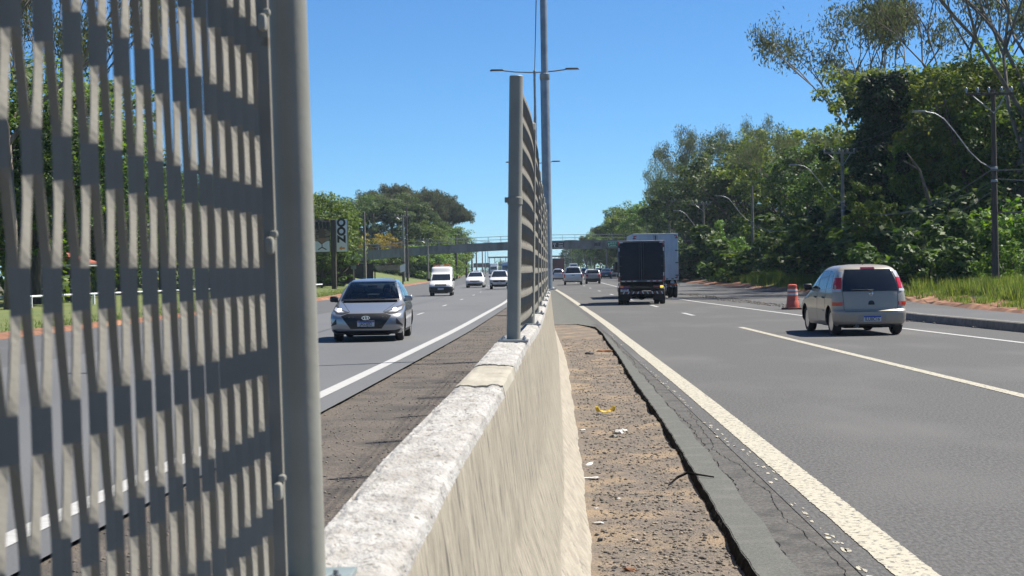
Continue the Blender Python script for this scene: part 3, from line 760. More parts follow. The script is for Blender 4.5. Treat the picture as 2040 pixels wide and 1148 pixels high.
def add_mirror(t, x, y, z, mat, s, size=(.2, .11, .14)):
    bm = bmesh.new(); box(bm, (s * (x + size[0] * .5), y, z), size, .035); box(bm, (s * (x + .02), y + .01, z - .06), (.12, .05, .04), .01)
    return done(bm, 'side_mirror', mat, t, 50)
def number_plate(t, y, z, s, txt, w=.40, h=.13):
    """s = 1 faces +Y, -1 faces -Y"""
    bm = bmesh.new(); box(bm, (0, y, z), (w, .008, h), .002); p = done(bm, 'number_plate', M_plate_w, t)
    bm = bmesh.new(); box(bm, (0, y + s * .0045, z + h * .36), (w - .006, .004, h * .25), .001); done(bm, 'plate_band', M_plate_b, p)
    if txt:
        M = Matrix.Translation((0, y + s * .0055, z - h * .11)) @ Matrix.Rotation(math.pi if s > 0 else 0, 4, 'Z') @ Matrix.Rotation(R(90), 4, 'X')
        text_mesh('lettering', txt, h * .82, M_ink, p, M, .86)
    return p

# ---- silver-grey hatchback coming towards us
SH_HATCH = Shell(
    yf=[(.19, 1.86), (.27, 1.96), (.4, 2.0), (.55, 1.99), (.64, 1.93), (.70, 1.82), (.78, 1.52), (.86, 1.17), (.92, .95), (.97, .80), (1.1, .58), (1.25, .30), (1.36, .05), (1.42, -.16), (1.455, -.42), (1.47, -.75)],
    yr=[(.19, -1.82), (.3, -1.93), (.5, -1.97), (.75, -1.95), (.93, -1.90), (1.05, -1.83), (1.2, -1.68), (1.34, -1.5), (1.42, -1.38), (1.455, -1.2), (1.47, -.95)],
    w=[(.19, .80), (.3, .85), (.5, .862), (.7, .86), (.82, .842), (.90, .82), (.97, .785), (1.1, .735), (1.25, .665), (1.36, .60), (1.42, .545), (1.455, .46), (1.47, .25)],
    cf=[(.19, .42), (.5, .40), (.64, .44), (.75, .62), (.9, .55), (1.0, .30), (1.3, .22), (1.47, .2)],
    crr=[(.19, .35), (.75, .34), (1.0, .30), (1.3, .25), (1.47, .2)], nf=2.6, nr=3.0)
WS = [(-.70, .985), (.70, .985), (.555, 1.405), (-.555, 1.405)]
hatch_parts = [
    ('windscreen', 'F', WS, M_clear, .004),
    ('rear_window', 'R', [(-.60, 1.02), (.60, 1.02), (.50, 1.36), (-.50, 1.36)], M_clear, .004),
    ('side_window', 'S', [(.42, 1.0), (.08, 1.33), (-.34, 1.375), (-.34, .985)], M_glass, .003),
    ('side_window', 'S', [(-.41, .985), (-.41, 1.375), (-1.0, 1.34), (-1.32, 1.07)], M_glass, .003),
    ('grille', 'F', [(-.585, .605), (-.44, .66), (.44, .66), (.585, .605), (.36, .315), (-.36, .315)], M_black, .010),
    ('lower_intake', 'F', [(-.79, .30), (-.68, .262), (.68, .262), (.79, .30), (.74, .222), (-.74, .222)], M_black, .012),
    ('splitter', 'F', [(-.72, .214), (.72, .214), (.66, .194), (-.66, .194)], M_dark, .02),
    ('fog_intake', 'F', [(.705, .545), (.845, .375), (.70, .42)], M_black, .010, True),
    ('headlight', 'F', [(.40, .688), (.58, .745), (.80, .865), (.835, .85), (.815, .73), (.70, .665), (.55, .655)], M_dark, .010, True),
    ('lamp_reflector', 'F', [(.52, .69), (.66, .755), (.79, .80), (.79, .735), (.68, .685)], M_whitelens, .014, True),
    ('bonnet_seam', 'F', [(.385, .70), (.40, .70), (.70, .945), (.685, .945)], M_dark, .002, True),
    ('cowl', 'F', [(-.70, .948), (.70, .948), (.70, .978), (-.70, .978)], M_black, .008),
    ('door_seam', 'S', [(-.385, .32), (-.375, .32), (-.375, .97), (-.385, .97)], M_dark, .001),
    ('door_handle', 'S', [(-.33, .80), (-.14, .81), (-.14, .835), (-.33, .825)], M_silver, .022),
    ('sill_trim', 'S', [(.70, .20), (-.95, .20), (-.95, .27), (.70, .27)], M_dark, .006),
    ('tail_light', 'R', [(.50, .80), (.80, .78), (.78, .92), (.52, .90)], M_red, .01, True)]
def seats(t):
    for s in (-1, 1):
        bm = bmesh.new(); box(bm, (s * .36, -.12, .80), (.46, .16, .62), .05, rot=None); box(bm, (s * .36, -.16, 1.19), (.25, .09, .18), .035); done(bm, 'front_seat', M_seat, t, 50)
    bm = bmesh.new(); box(bm, (0, -1.02, .82), (1.14, .16, .5), .05)
    for x in (-.34, .34): box(bm, (x, -1.05, 1.1), (.24, .08, .14), .03)
    done(bm, 'rear_seat', M_seat, t, 50)
    bm = bmesh.new(); box(bm, (0, .52, .93), (1.3, .34, .10), .03); done(bm, 'dashboard', M_dark, t, 50)
    bm = bmesh.new(); lathe(bm, [(.175, -.012), (.19, 0), (.175, .012), (.162, 0)], (0, 0, 0), 'Y', 28, closed=True)
    for v in bm.verts: v.co = Matrix.Rotation(R(-25), 3, 'X') @ v.co + Vector((-.36, .36, .98))
    done(bm, 'steering_wheel', M_black, t, 50)
    bm = bmesh.new(); box(bm, (0, .17, 1.285), (.22, .03, .065), .012); done(bm, 'inside_mirror', M_black, t)
front_prism = [(-.66, .90), (.66, .90), (.63, 1.02), (.53, 1.385), (-.53, 1.385), (-.63, 1.02)]
rear_prism = [(-.56, .98), (.56, .98), (.47, 1.345), (-.47, 1.345)]
hat = car('hatchback_car', 'hatch', SH_HATCH, M_silver, (-4.52, 40.55, 0), math.pi + R(1.2), 'silver-grey hatchback with lit headlights driving towards the camera', 'car', (1.17, -1.36, .31, .76), hatch_parts,
          see=[('Y', front_prism, -.9, 1.3), ('Y', rear_prism, -2.2, -.88)])
seats(hat)
for s in (-1, 1):
    add_mirror(hat, .80, .50, .99, M_silver if s < 0 else M_black, s)
    bm = bmesh.new(); yy = SH_HATCH.front(.655, .735); lathe(bm, [(.05, -.01), (.058, .03), (.048, .045), (.004, .052)], (s * .655, yy - .012, .735), 'Y', 20); done(bm, 'headlamp', M_lit, hat, 40)
number_plate(hat, SH_HATCH.front(0, .43) + .022, .43, 1, 'JAS3J02')
# oval emblem with its slanted letter
bm = bmesh.new(); n = 28; A = []
for (a, b, yy) in ((.098, .05, .006), (.098, .05, .018), (.080, .036, .018), (.080, .036, .006)):
    A.append([bm.verts.new((a * math.cos(k * 6.28319 / n), SH_HATCH.front(0, .565) + .008 + yy, .565 + b * math.sin(k * 6.28319 / n))) for k in range(n)])
for i in range(4):
    for k in range(n): bm.faces.new((A[i][k], A[i][(k + 1) % n], A[(i + 1) % 4][(k + 1) % n], A[(i + 1) % 4][k]))
yy = SH_HATCH.front(0, .565) + .014
for s in (-1, 1):
    prism(bm, [(s * .036 - .016 + .012 * k, .565 + .034 * k) for k in (-1, 1)] + [(s * .036 + .006 + .012 * k, .565 + .034 * k) for k in (1, -1)], 'Y', yy, yy + .012)
prism(bm, [(-.034, .552), (.034, .566), (.034, .578), (-.034, .564)], 'Y', yy, yy + .011)
done(bm, 'emblem', M_chrome, hat, 40)
bm = bmesh.new()
for s in (-1, 1): tube(bm, [(s * .05 - .3, SH_HATCH.front(.3, .985) + .03, .985), (s * .05 + .28, SH_HATCH.front(.2, 1.0) + .035, 1.0)], .010, 6)
done(bm, 'wiper', M_black, hat)
# the driver behind the windscreen: a seated figure, one skinned body
def driver(t_loc, head):
    me = bpy.data.meshes.new('person'); P = [(0, 0, .0), (0, .02, .22), (0, .0, .44), (0, .01, .52), (0, .03, .60), (0, .035, .70), (.17, .0, .43), (.22, .16, .22), (.14, .40, .32), (-.17, .0, .43), (-.22, .16, .22), (-.14, .40, .32), (.10, .22, -.02), (.12, .52, .02), (-.10, .22, -.02), (-.12, .52, .02)]
    E = [(0, 1), (1, 2), (2, 3), (3, 4), (4, 5), (2, 6), (6, 7), (7, 8), (2, 9), (9, 10), (10, 11), (0, 12), (12, 13), (0, 14), (14, 15)]
    me.from_pydata(P, E, []); o = link(bpy.data.objects.new('person', me)); md = o.modifiers.new('s', 'SKIN'); rad = [.16, .17, .15, .06, .10, .085, .07, .05, .04, .07, .05, .04, .1, .08, .1, .08]
    for i, v in enumerate(me.skin_vertices[0].data): v.radius = (rad[i], rad[i] * (.75 if i in (0, 1, 2) else 1)); v.use_root = (i == 0)
    o.modifiers.new('u', 'SUBSURF').levels = 2
    m2 = bpy.data.meshes.new_from_object(o.evaluated_get(bpy.context.evaluated_depsgraph_get())); bpy.data.objects.remove(o); m2.name = 'person'
    m2.shade_smooth(); skin = pmat('skin', (.30, .17, .11), rough=.6); shirt = pmat('shirt_blue', (.10, .14, .2), rough=.9); m2.materials.clear(); m2.materials.append(shirt); m2.materials.append(skin)
    for p in m2.polygons:
        if p.center.z > .53 or p.center.y > .33 and p.center.z > .2: p.material_index = 1
    o = link(bpy.data.objects.new('person', m2)); o.location = t_loc; o.rotation_euler.z = head
    tag(o, 'driver in a blue shirt seated behind the windscreen of the silver-grey hatchback', 'person')
    bm = bmesh.new(); bmesh.ops.create_uvsphere(bm, u_segments=16, v_segments=10, radius=.107)
    for v in list(bm.verts):
        if v.co.z < -.01 and v.co.y > -.02: bm.verts.remove(v)
    for v in bm.verts: v.co = Vector((v.co.x * .92, v.co.y * 1.05 - .012, v.co.z + .675))
    done(bm, 'hair', pmat('hair_dark', (.015, .011, .009), rough=.8), o, 60).location = (0, .03, 0)
    return o
dl = hat.matrix_basis @ Vector((-.36, .02, .56)); driver(dl, math.pi + R(1.2))

# ---- champagne people carrier driving away
SH_MPV = Shell(
    yf=[(.22, 1.88), (.32, 1.98), (.5, 2.0), (.66, 1.95), (.78, 1.78), (.9, 1.42), (1.0, 1.08), (1.08, .86), (1.25, .52), (1.42, .18), (1.52, -.04), (1.585, -.32), (1.62, -.8)],
    yr=[(.22, -1.94), (.32, -2.03), (.5, -2.05), (.56, -2.04), (.60, -1.985), (.80, -1.965), (.98, -1.94), (1.05, -1.92), (1.2, -1.86), (1.4, -1.75), (1.5, -1.67), (1.56, -1.56), (1.6, -1.35), (1.62, -1.0)],
    w=[(.22, .79), (.34, .838), (.55, .847), (.8, .845), (.95, .83), (1.05, .805), (1.2, .765), (1.35, .715), (1.46, .665), (1.53, .61), (1.585, .51), (1.62, .25)],
    cf=[(.22, .45), (.66, .45), (.9, .6), (1.05, .4), (1.3, .28), (1.62, .2)],
    crr=[(.22, .40), (.6, .34), (.98, .30), (1.2, .26), (1.5, .22), (1.62, .2)], nf=2.7, nr=2.8)
mpv_parts = [
    ('rear_window', 'R', [(-.635, 1.005), (.635, 1.005), (.60, 1.25), (.52, 1.50), (-.52, 1.50), (-.60, 1.25)], M_glass, .006),
    ('third_brake_light', 'R', [(-.16, 1.512), (.16, 1.512), (.155, 1.545), (-.155, 1.545)], M_redd, .010),
    ('tail_light', 'R', [(.655, 1.06), (.80, 1.06), (.745, 1.31), (.615, 1.31)], M_red, .014, True),
    ('tail_light', 'R', [(.612, 1.315), (.742, 1.315), (.655, 1.46), (.555, 1.46)], M_whitelens, .014, True),
    ('tail_light', 'R', [(.658, 1.00), (.812, 1.00), (.802, 1.055), (.657, 1.055)], M_whitelens, .014, True),
    ('reflector', 'R', [(.635, .685), (.835, .685), (.835, .765), (.635, .765)], M_red, .012, True),
    ('tailgate_seam', 'R', [(-.60, .545), (.60, .545), (.60, .555), (-.60, .555)], M_dark, .003),
    ('tailgate_seam', 'R', [(.605, .60), (.614, .60), (.636, 1.0), (.627, 1.0)], M_dark, .003, True),
    ('tailgate_seam', 'R', [(.55, .545), (.57, .545), (.613, .60), (.603, .60)], M_dark, .003, True),
    ('plate_recess', 'R', [(-.32, .295), (.32, .295), (.32, .48), (-.32, .48)], M_dsilver, .003),
    ('tailgate_handle', 'R', [(-.07, .70), (.07, .70), (.07, .745), (.045, .785), (0, .797), (-.045, .785), (-.07, .745)], M_black, .008),
    ('diffuser', 'R', [(-.72, .225), (.72, .225), (.72, .262), (-.72, .262)], M_dark, .006),
    ('side_window', 'S', [(.60, 1.07), (.20, 1.40), (-.10, 1.475), (-.10, 1.05)], M_glass_b, .004),
    ('side_window', 'S', [(-.17, 1.05), (-.17, 1.475), (-.95, 1.475), (-.95, 1.05)], M_glass_b, .004),
    ('quarter_window', 'S', [(-1.02, 1.05), (-1.02, 1.47), (-1.32, 1.43), (-1.52, 1.08)], M_glass_b, .004),
    ('windscreen', 'F', [(-.70, 1.08), (.70, 1.08), (.58, 1.5), (-.58, 1.5)], M_glass, .004),
    ('headlight', 'F', [(.45, .62), (.78, .66), (.80, .86), (.55, .76)], M_whitelens, .01, True),
    ('grille', 'F', [(-.40, .60), (.40, .60), (.34, .72), (-.34, .72)], M_black, .008),
    ('door_seam', 'S', [(-.14, .34), (-.13, .34), (-.13, 1.04), (-.14, 1.04)], M_dark, .002),
    ('door_seam', 'S', [(-1.0, .62), (-.99, .62), (-.985, 1.04), (-.995, 1.04)], M_dark, .002),
    ('side_trim', 'S', [(.85, .545), (-.86, .545), (-.86, .575), (.85, .575)], M_sand, .016),
    ('door_handle', 'S', [(-.07, .84), (.12, .85), (.12, .885), (-.07, .875)], M_dark, .025),
    ('door_handle', 'S', [(-.92, .84), (-.74, .85), (-.74, .885), (-.92, .875)], M_dark, .025)]
mpv = car('people_carrier', 'mpv', SH_MPV, M_sand, (6.98, 39.6, 0), R(3.2), 'champagne people carrier driving away beside the orange traffic drum', 'car', (1.27, -1.36, .315, .735), mpv_parts)
for s in (-1, 1): add_mirror(mpv, .80, .62, 1.10, M_black, s)
number_plate(mpv, SH_MPV.rear(0, .39) - .010, .388, -1, 'ILU0C16')
bm = bmesh.new(); lathe(bm, [(.04, -.006), (.048, .0), (.04, .006), (.034, 0)], (0, SH_MPV.rear(0, .955) - .006, .955), 'Y', 28, closed=True)
prism(bm, [(-.038, .95), (.01, .962), (.038, .964), (-.01, .949)], 'Y', SH_MPV.rear(0, .955) - .012, SH_MPV.rear(0, .955)); done(bm, 'emblem', M_chrome, mpv, 40)
bm = bmesh.new(); tube(bm, [(-.03, SH_MPV.rear(0, 1.03) - .03, 1.03), (-.28, SH_MPV.rear(.3, 1.04) - .03, 1.045), (-.44, SH_MPV.rear(.4, 1.05) - .02, 1.04)], .009, 6); tube(bm, [(.05, SH_MPV.rear(0, 1.0) - .02, 1.025), (-.08, SH_MPV.rear(0, 1.03) - .03, 1.035)], .018, 6); done(bm, 'wiper', M_dark, mpv)
bm = bmesh.new(); tube(bm, [(0, -1.2, 1.6), (0, -1.34, 1.72)], .008, 6); done(bm, 'antenna', M_black, mpv)
bm = bmesh.new(); lathe(bm, [(.035, -.12), (.035, .12), (.028, .12), (.028, -.12)], (-.34, -1.92, .22), 'Y', 16, closed=True); done(bm, 'exhaust_pipe', M_galv, mpv, 40)
bm = bmesh.new(); box(bm, (.30, -1.75, .25), (.5, .35, .14), .04); done(bm, 'silencer', M_under, mpv)

# ---- generic smaller cars further off
def shell_sedan(L_=4.3, hgt=1.46, w_=.86):
    a, b = L_ / 2, -L_ / 2
    return Shell(
        yf=[(.2, a - .14), (.32, a - .03), (.5, a), (.62, a - .05), (.72, a - .2), (.82, a - .6), (.9, a - .98), (.97, a - 1.2), (1.1, a - 1.45), (1.25, a - 1.74), (1.36, a - 2.0), (hgt - .05, a - 2.2), (hgt, a - 2.6)],
        yr=[(.2, b + .14), (.32, b + .03), (.5, b), (.8, b + .04), (.92, b + .12), (1.0, b + .4), (1.04, b + .55), (1.1, b + .68), (1.25, b + 1.0), (1.36, b + 1.25), (hgt - .05, b + 1.45), (hgt, b + 1.65)],
        w=[(.2, w_ - .06), (.32, w_ - .01), (.5, w_), (.75, w_ - .005), (.9, w_ - .04), (.98, w_ - .085), (1.1, w_ - .13), (1.25, w_ - .20), (1.36, w_ - .26), (hgt - .05, w_ - .32), (hgt, w_ - .55)],
        cf=[(.2, .42), (.62, .45), (.8, .6), (1.0, .3), (hgt, .2)], crr=[(.2, .4), (.8, .38), (1.0, .3), (hgt, .2)], nf=2.6, nr=2.8)
def small_parts(sh, kind):
    a, b = sh.yf(.5), sh.yr(.5); zt = sh.z1 - .07; zb = 1.0; P = []
    wz = lambda z: sh.w(z)
    P.append(('windscreen', 'F', [(-wz(zb) + .09, zb), (wz(zb) - .09, zb), (wz(zt) - .06, zt), (-wz(zt) + .06, zt)], M_glass, .005))
    zb2 = 1.06 if kind != 'pickup' else 1.14
    P.append(('rear_window', 'R', [(-wz(zb2) + .12, zb2), (wz(zb2) - .12, zb2), (wz(zt) - .07, zt), (-wz(zt) + .07, zt)], M_glass, .005))
    yf0, yf1 = sh.yf(zb + .04) - .25, sh.yf(zt) - .22; yr0, yr1 = sh.yr(zb2 + .03) + .25, sh.yr(zt) + .18
    ym = (yf1 + yr1) / 2 + .1
    P.append(('side_window', 'S', [(yf0, zb + .04), (yf1, zt), (ym + .03, zt + .01), (ym + .03, zb + .03)], M_glass, .004))
    P.append(('side_window', 'S', [(ym - .04, zb + .03), (ym - .04, zt + .01), (yr1, zt), (yr0, zb2 + .03)], M_glass, .004))
    w = wz(.5)
    P.append(('grille', 'F', [(-.42, .56), (.42, .56), (.46, .66), (-.46, .66)], M_black, .008))
    P.append(('lower_intake', 'F', [(-w + .14, .24), (w - .14, .24), (w - .22, .40), (-w + .22, .40)], M_black, .010))
    P.append(('headlight', 'F', [(.47, .58), (w - .06, .62), (w - .04, .74), (.52, .70)], M_whitelens, .010, True))
    zl = .74 if kind != 'suv' else .85
    P.append(('tail_light', 'R', [(w - .30, zl), (w - .04, zl), (w - .05, zl + .22), (w - .26, zl + .2)], M_red, .010, True))
    P.append(('rear_bumper_trim', 'R', [(-w + .12, .22), (w - .12, .22), (w - .16, .38), (-w + .16, .38)], M_dark, .010))
    P.append(('number_plate', 'R', [(-.2, .42), (.2, .42), (.2, .55), (-.2, .55)], M_plate_w, .012))
    P.append(('number_plate', 'F', [(-.2, .42), (.2, .42), (.2, .54), (-.2, .54)], M_plate_w, .014))
    return P
SHS = {'sedan': shell_sedan()}
SHS['suv'] = Shell(
    yf=[(.26, 1.75), (.38, 1.84), (.6, 1.86), (.76, 1.80), (.86, 1.6), (.95, 1.15), (1.02, .88), (1.2, .58), (1.38, .24), (1.48, 0), (1.53, -.3), (1.56, -.7)],
    yr=[(.26, -1.72), (.38, -1.82), (.6, -1.85), (.95, -1.80), (1.05, -1.75), (1.2, -1.66), (1.38, -1.52), (1.48, -1.4), (1.53, -1.2), (1.56, -.9)],
    w=[(.26, .75), (.38, .80), (.6, .81), (.85, .80), (.97, .765), (1.05, .73), (1.2, .69), (1.38, .62), (1.48, .56), (1.53, .48), (1.56, .25)],
    cf=[(.26, .4), (.76, .42), (.95, .5), (1.05, .3), (1.56, .2)], crr=[(.26, .34), (.95, .3), (1.56, .2)], nf=2.8, nr=3.0)
SHS['boxy'] = Shell(
    yf=[(.24, 1.78), (.4, 1.84), (.68, 1.8), (.78, 1.6), (.86, 1.1), (.92, .8), (1.1, .55), (1.28, .3), (1.38, .1), (1.43, -.15), (1.45, -.5)],
    yr=[(.24, -1.72), (.4, -1.8), (.75, -1.8), (.92, -1.76), (1.1, -1.66), (1.28, -1.55), (1.38, -1.45), (1.43, -1.3), (1.45, -1.0)],
    w=[(.24, .74), (.4, .775), (.7, .778), (.88, .765), (.96, .74), (1.1, .71), (1.28, .66), (1.38, .61), (1.43, .53), (1.45, .3)],
    cf=[(.24, .3), (.9, .35), (1.45, .2)], crr=[(.24, .24), (.9, .22), (1.45, .16)], nf=3.2, nr=3.6)
SHS['pickup'] = Shell(
    yf=[(.36, 2.5), (.5, 2.6), (.8, 2.6), (.95, 2.52), (1.05, 2.25), (1.13, 1.6), (1.2, 1.35), (1.4, 1.05), (1.6, .75), (1.7, .55), (1.76, .2), (1.79, -.1)],
    yr=[(.36, -2.52), (.5, -2.62), (.8, -2.62), (1.06, -2.6), (1.085, -2.55), (1.09, -.95), (1.13, -.9), (1.4, -.82), (1.6, -.76), (1.7, -.72), (1.76, -.6), (1.79, -.45)],
    w=[(.36, .88), (.5, .915), (.8, .92), (1.0, .91), (1.085, .89), (1.16, .86), (1.4, .77), (1.6, .69), (1.7, .62), (1.76, .52), (1.79, .3)],
    cf=[(.36, .4), (.95, .45), (1.13, .5), (1.2, .3), (1.79, .2)], crr=[(.36, .2), (1.06, .18), (1.2, .15), (1.79, .15)], nf=3.0, nr=4.0)
KW = {'sedan': (1.28, -1.33, .31, .76), 'suv': (1.17, -1.25, .31, .72), 'boxy': (1.15, -1.2, .28, .69), 'pickup': (1.62, -1.58, .38, .81)}
PARTS = {k: small_parts(SHS[k], k) for k in SHS}
PARTS['pickup'] = [p for p in PARTS['pickup'] if p[0] not in ('tail_light', 'rear_bumper_trim', 'number_plate')] + [
    ('tail_light', 'R', [(.77, .72), (.895, .72), (.885, 1.04), (.77, 1.04)], M_red, .010, True), ('tailgate', 'R', [(-.74, .68), (.74, .68), (.74, 1.045), (-.74, 1.045)], M_wsilver, .010),
    ('tailgate_handle', 'R', [(-.14, .92), (.14, .92), (.14, .98), (-.14, .98)], M_black, .016), ('rear_bumper', 'R', [(-.85, .46), (.85, .46), (.85, .62), (-.85, .62)], M_wsilver, .06),
    ('number_plate', 'R', [(-.2, .48), (.2, .48), (.2, .60), (-.2, .60)], M_plate_w, .066)]
PARTS['boxy'] = [p for p in PARTS['boxy'] if p[0] != 'rear_bumper_trim'] + [('rear_bumper', 'R', [(-.74, .28), (.74, .28), (.74, .54), (-.74, .54)], M_dark, .03)]
PARTS['suv'] = [p for p in PARTS['suv'] if p[0] not in ('grille', 'headlight')] + [('grille', 'F', [(-.76, .74), (-.35, .76), (.35, .76), (.76, .74), (.40, .60), (-.40, .60)], M_black, .012), ('headlight', 'F', [(.5, .70), (.77, .715), (.74, .64), (.54, .64)], M_whitelens, .016, True),
    ('emblem', 'F', [(-.05, .65), (0, .72), (.05, .65), (0, .58)], M_chrome, .03), ('fog_intake', 'F', [(.52, .40), (.74, .44), (.72, .56), (.54, .52)], M_black, .012, True)]
def traffic(name, kind, paint, x, y, front, label, cat='car', group=None, sc=1.0, yaw=0):
    """front: 1 faces the camera"""
    t = car(name, kind, SHS[kind], paint, (x, y, 0), (math.pi if front else 0) + R(yaw), label, cat, KW[kind], PARTS[kind], group, rim=M_dsilver, sc=sc)
    sh = SHS[kind]; z = 1.02 if kind != 'pickup' else 1.2
    for s in (-1, 1): add_mirror(t, sh.w(z) - .02, sh.yf(z) - .42, z + .02, M_black, s, (.16, .1, .13))
    return t
GA, GB = 'cars coming towards the camera on the left carriageway', 'cars driving away on the right carriageway'
traffic('sedan_car', 'sedan', M_white, -7.45, 152, 1, 'white sedan driving towards the camera between the white van and the white crossover', group=GA)
traffic('crossover_car', 'suv', M_white, -4.75, 137, 1, 'white crossover with black grille driving towards the camera nearest the median', group=GA, yaw=1)
traffic('sedan_car', 'sedan', M_white, -18.2, 375, 1, 'small white car at the far left edge of the left carriageway behind the white sedan', group=GA)
traffic('sedan_car', 'sedan', M_white, -7.3, 262, 1, 'white car partly hidden behind the white crossover with black grille', group=GA)
traffic('sedan_car', 'sedan', M_redp, -9.9, 420, 1, 'dark red car beyond the white crossover on the left carriageway', group=GA)
traffic('pickup_truck', 'pickup', M_wsilver, 1.55, 161, 0, 'silver-white pickup truck driving away beside the median', 'pickup truck')
traffic('hatchback_car', 'boxy', M_dsilver, 3.65, 169, 0, 'dull silver boxy hatchback with dark bumper right of the silver-white pickup', group=GB)
traffic('hatchback_car', 'suv', M_wsilver, .15, 212, 0, 'silver hatchback left of the silver-white pickup, close to the barrier', group=GB)
traffic('sedan_car', 'sedan', M_navy, 7.25, 246, 0, 'dark sedan ahead of the dark box truck, left of the trees', group=GB)
traffic('hatchback_car', 'boxy', M_dsilver, 8.95, 262, 0, 'grey hatchback half hidden behind the dark box truck', group=GB)
traffic('crossover_car', 'suv', M_white, 7.2, 285, 0, 'white crossover with dark rear window beyond the dark sedan', group=GB)
traffic('crossover_car', 'suv', M_white, .15, 285, 0, 'white car directly beyond the silver hatchback near the barrier', group=GB)
traffic('sedan_car', 'sedan', M_redp, 2.2, 265, 0, 'dark red car peeking out left of the pickup roof', group=GB)
traffic('crossover_car', 'suv', M_bluep, 5.0, 300, 0, 'blue car between the pickup and the boxy silver hatchback', group=GB)
traffic('sedan_car', 'sedan', M_white, 4.6, 228, 0, 'white sedan directly beyond the boxy silver hatchback', group=GB)

# ---- box trucks
def quad(bm, x0, x1, y, z0, z1, th=.006):
    box(bm, ((x0 + x1) / 2, y, (z0 + z1) / 2), (abs(x1 - x0), th, abs(z1 - z0)))
def tape(t, x, y, z, w, h, mat, nm='reflective_tape'):
    bm = bmesh.new(); box(bm, (x, y, z), (w, .006, h)); return done(bm, nm, mat, t)
def box_truck(loc, W, z0, z1, L_, label, col, doorcol, framecol, head, dark=True):
    t = empty('box_truck', loc, head, label, 'truck'); h = W / 2
    bm = bmesh.new(); box(bm, (0, L_ / 2, (z0 + z1) / 2), (W, L_, z1 - z0), .02); done(bm, 'cargo_box', col, t, 30)
    fr = bmesh.new(); e = .055
    for s in (-1, 1): box(fr, (s * (h - e / 2 - .003), -.012, (z0 + z1) / 2), (e, .05, z1 - z0 - .01), .006)
    for z in (z0 + e / 2 + .006, z1 - e / 2 - .006): box(fr, (0, -.012, z), (W - 2 * e - .012, .046, e), .006)
    done(fr, 'rear_frame', framecol, t, 30)
    for s in (-1, 1):
        bm = bmesh.new(); box(bm, (s * (h - e) / 2, -.012, (z0 + z1) / 2), (h - e - .012, .03, z1 - z0 - 2 * e - .03), .004); d = done(bm, 'rear_door', doorcol, t, 30)
        for k in range(4):
            z = z0 + .25 + (z1 - z0 - .5) * k / 3
            bm = bmesh.new(); box(bm, (s * (h - .09), -.036, z), (.16, .016, .045), .004); done(bm, 'hinge', M_dark, d)
        bm = bmesh.new(); tube(bm, [(s * .09, -.045, z0 + .05), (s * .09, -.045, z1 - .08)], .014, 8); done(bm, 'lock_bar', M_dark if dark else M_galv, d, 40)
    if dark:
        for s in (-1, 1):
            for z in (z1 - .10, z0 + .12):
                tape(t, s * (h - .065), -.042, z, .05, .17, M_red); 
            tape(t, s * (h - .16), -.042, z1 - .075, .15, .045, M_whitelens); tape(t, s * (h - .24), -.0425, z1 - .075, .01, .045, M_red)
            tape(t, s * (h - .065), -.042, z1 - .38, .04, .15, M_whitelens); tape(t, s * (h - .065), -.042, z0 + .32, .04, .15, M_whitelens)
            for k in range(3): tape(t, s * (.30 + k * .25), -.042, z0 + .025, .14, .04, M_whitelens); tape(t, s * (.42 + k * .25), -.042, z0 + .025, .09, .04, M_red)
    else:
        for s in (-1, 1):
            for z, d in ((z1 - .12, -1), (z0 + .10, 1)):
                tape(t, s * (h - .13), -.042, z + .02 * d, .15, .05, M_red); tape(t, s * (h - .085), -.042, z + .06 * d, .05, .12, M_red)
            for k in range(3): tape(t, s * (.3 + k * .28), -.042, z0 + .06, .12, .05, M_dark)
    # chassis, lamps, bumper
    bm = bmesh.new()
    for s in (-1, 1): box(bm, (s * .38, L_ / 2 + .6, z0 - .13), (.09, L_ + 1.2, .2), .01)
    box(bm, (0, .25, z0 - .12), (W * .9, .1, .16), .01); box(bm, (0, L_ * .55, z0 - .06), (W * .92, L_ * .9, .08), .01); done(bm, 'chassis', M_under, t)
    zb = .52 if dark else .62
    bm = bmesh.new(); box(bm, (0, .10, zb), (W * .93, .10, .13), .01); bp = done(bm, 'bumper', M_dark, t, 30)
    n = 18
    for k in range(n):
        c = -W * .455 + W * .91 * (k + .5) / n; sl_ = .05 * (1 if c < 0 else -1)
        bm = bmesh.new(); prism(bm, [(c - .03 - sl_ / 2, zb - .055), (c + .02 - sl_ / 2, zb - .055), (c + .02 + sl_ / 2, zb + .055), (c - .03 + sl_ / 2, zb + .055)], 'Y', .044, .05); done(bm, 'bumper_stripe', M_plate_w if k % 2 else M_redd, bp)
    zl = z0 - .22
    for s in (-1, 1):
        bm = bmesh.new(); box(bm, (s * (h - .30), .06, zl), (.44, .07, .13), .012); l = done(bm, 'tail_light', M_redd, t, 30)
        bm = bmesh.new(); box(bm, (s * (h - .16), .022, zl), (.13, .012, .09), .004); done(bm, 'blinker', M_blink if (s > 0 and dark) else M_orange, l)
        bm = bmesh.new(); box(bm, (s * (h - .28), L_ * .32 - .62, .42), (.5, .015, .5), .004); done(bm, 'mud_flap', M_rubber, t)
        bm = bmesh.new(); tube(bm, [(s * (h - .02), .1, z0 - .06), (s * (h + .03), .05, z0 - .3), (s * (h + .01), .08, zb + .05)], .014, 6); done(bm, 'bumper_stay', M_galv, t, 50)
        bm = bmesh.new(); box(bm, (s * (h - .04), L_ * .66, .75), (.04, L_ * .3, .35), .01); done(bm, 'side_guard', M_galv, t)
    if dark: number_plate(t, .05, zb + .12, -1, 'IZO7', .36, .13).location.x = -h + .28
    r = .38 if dark else .46
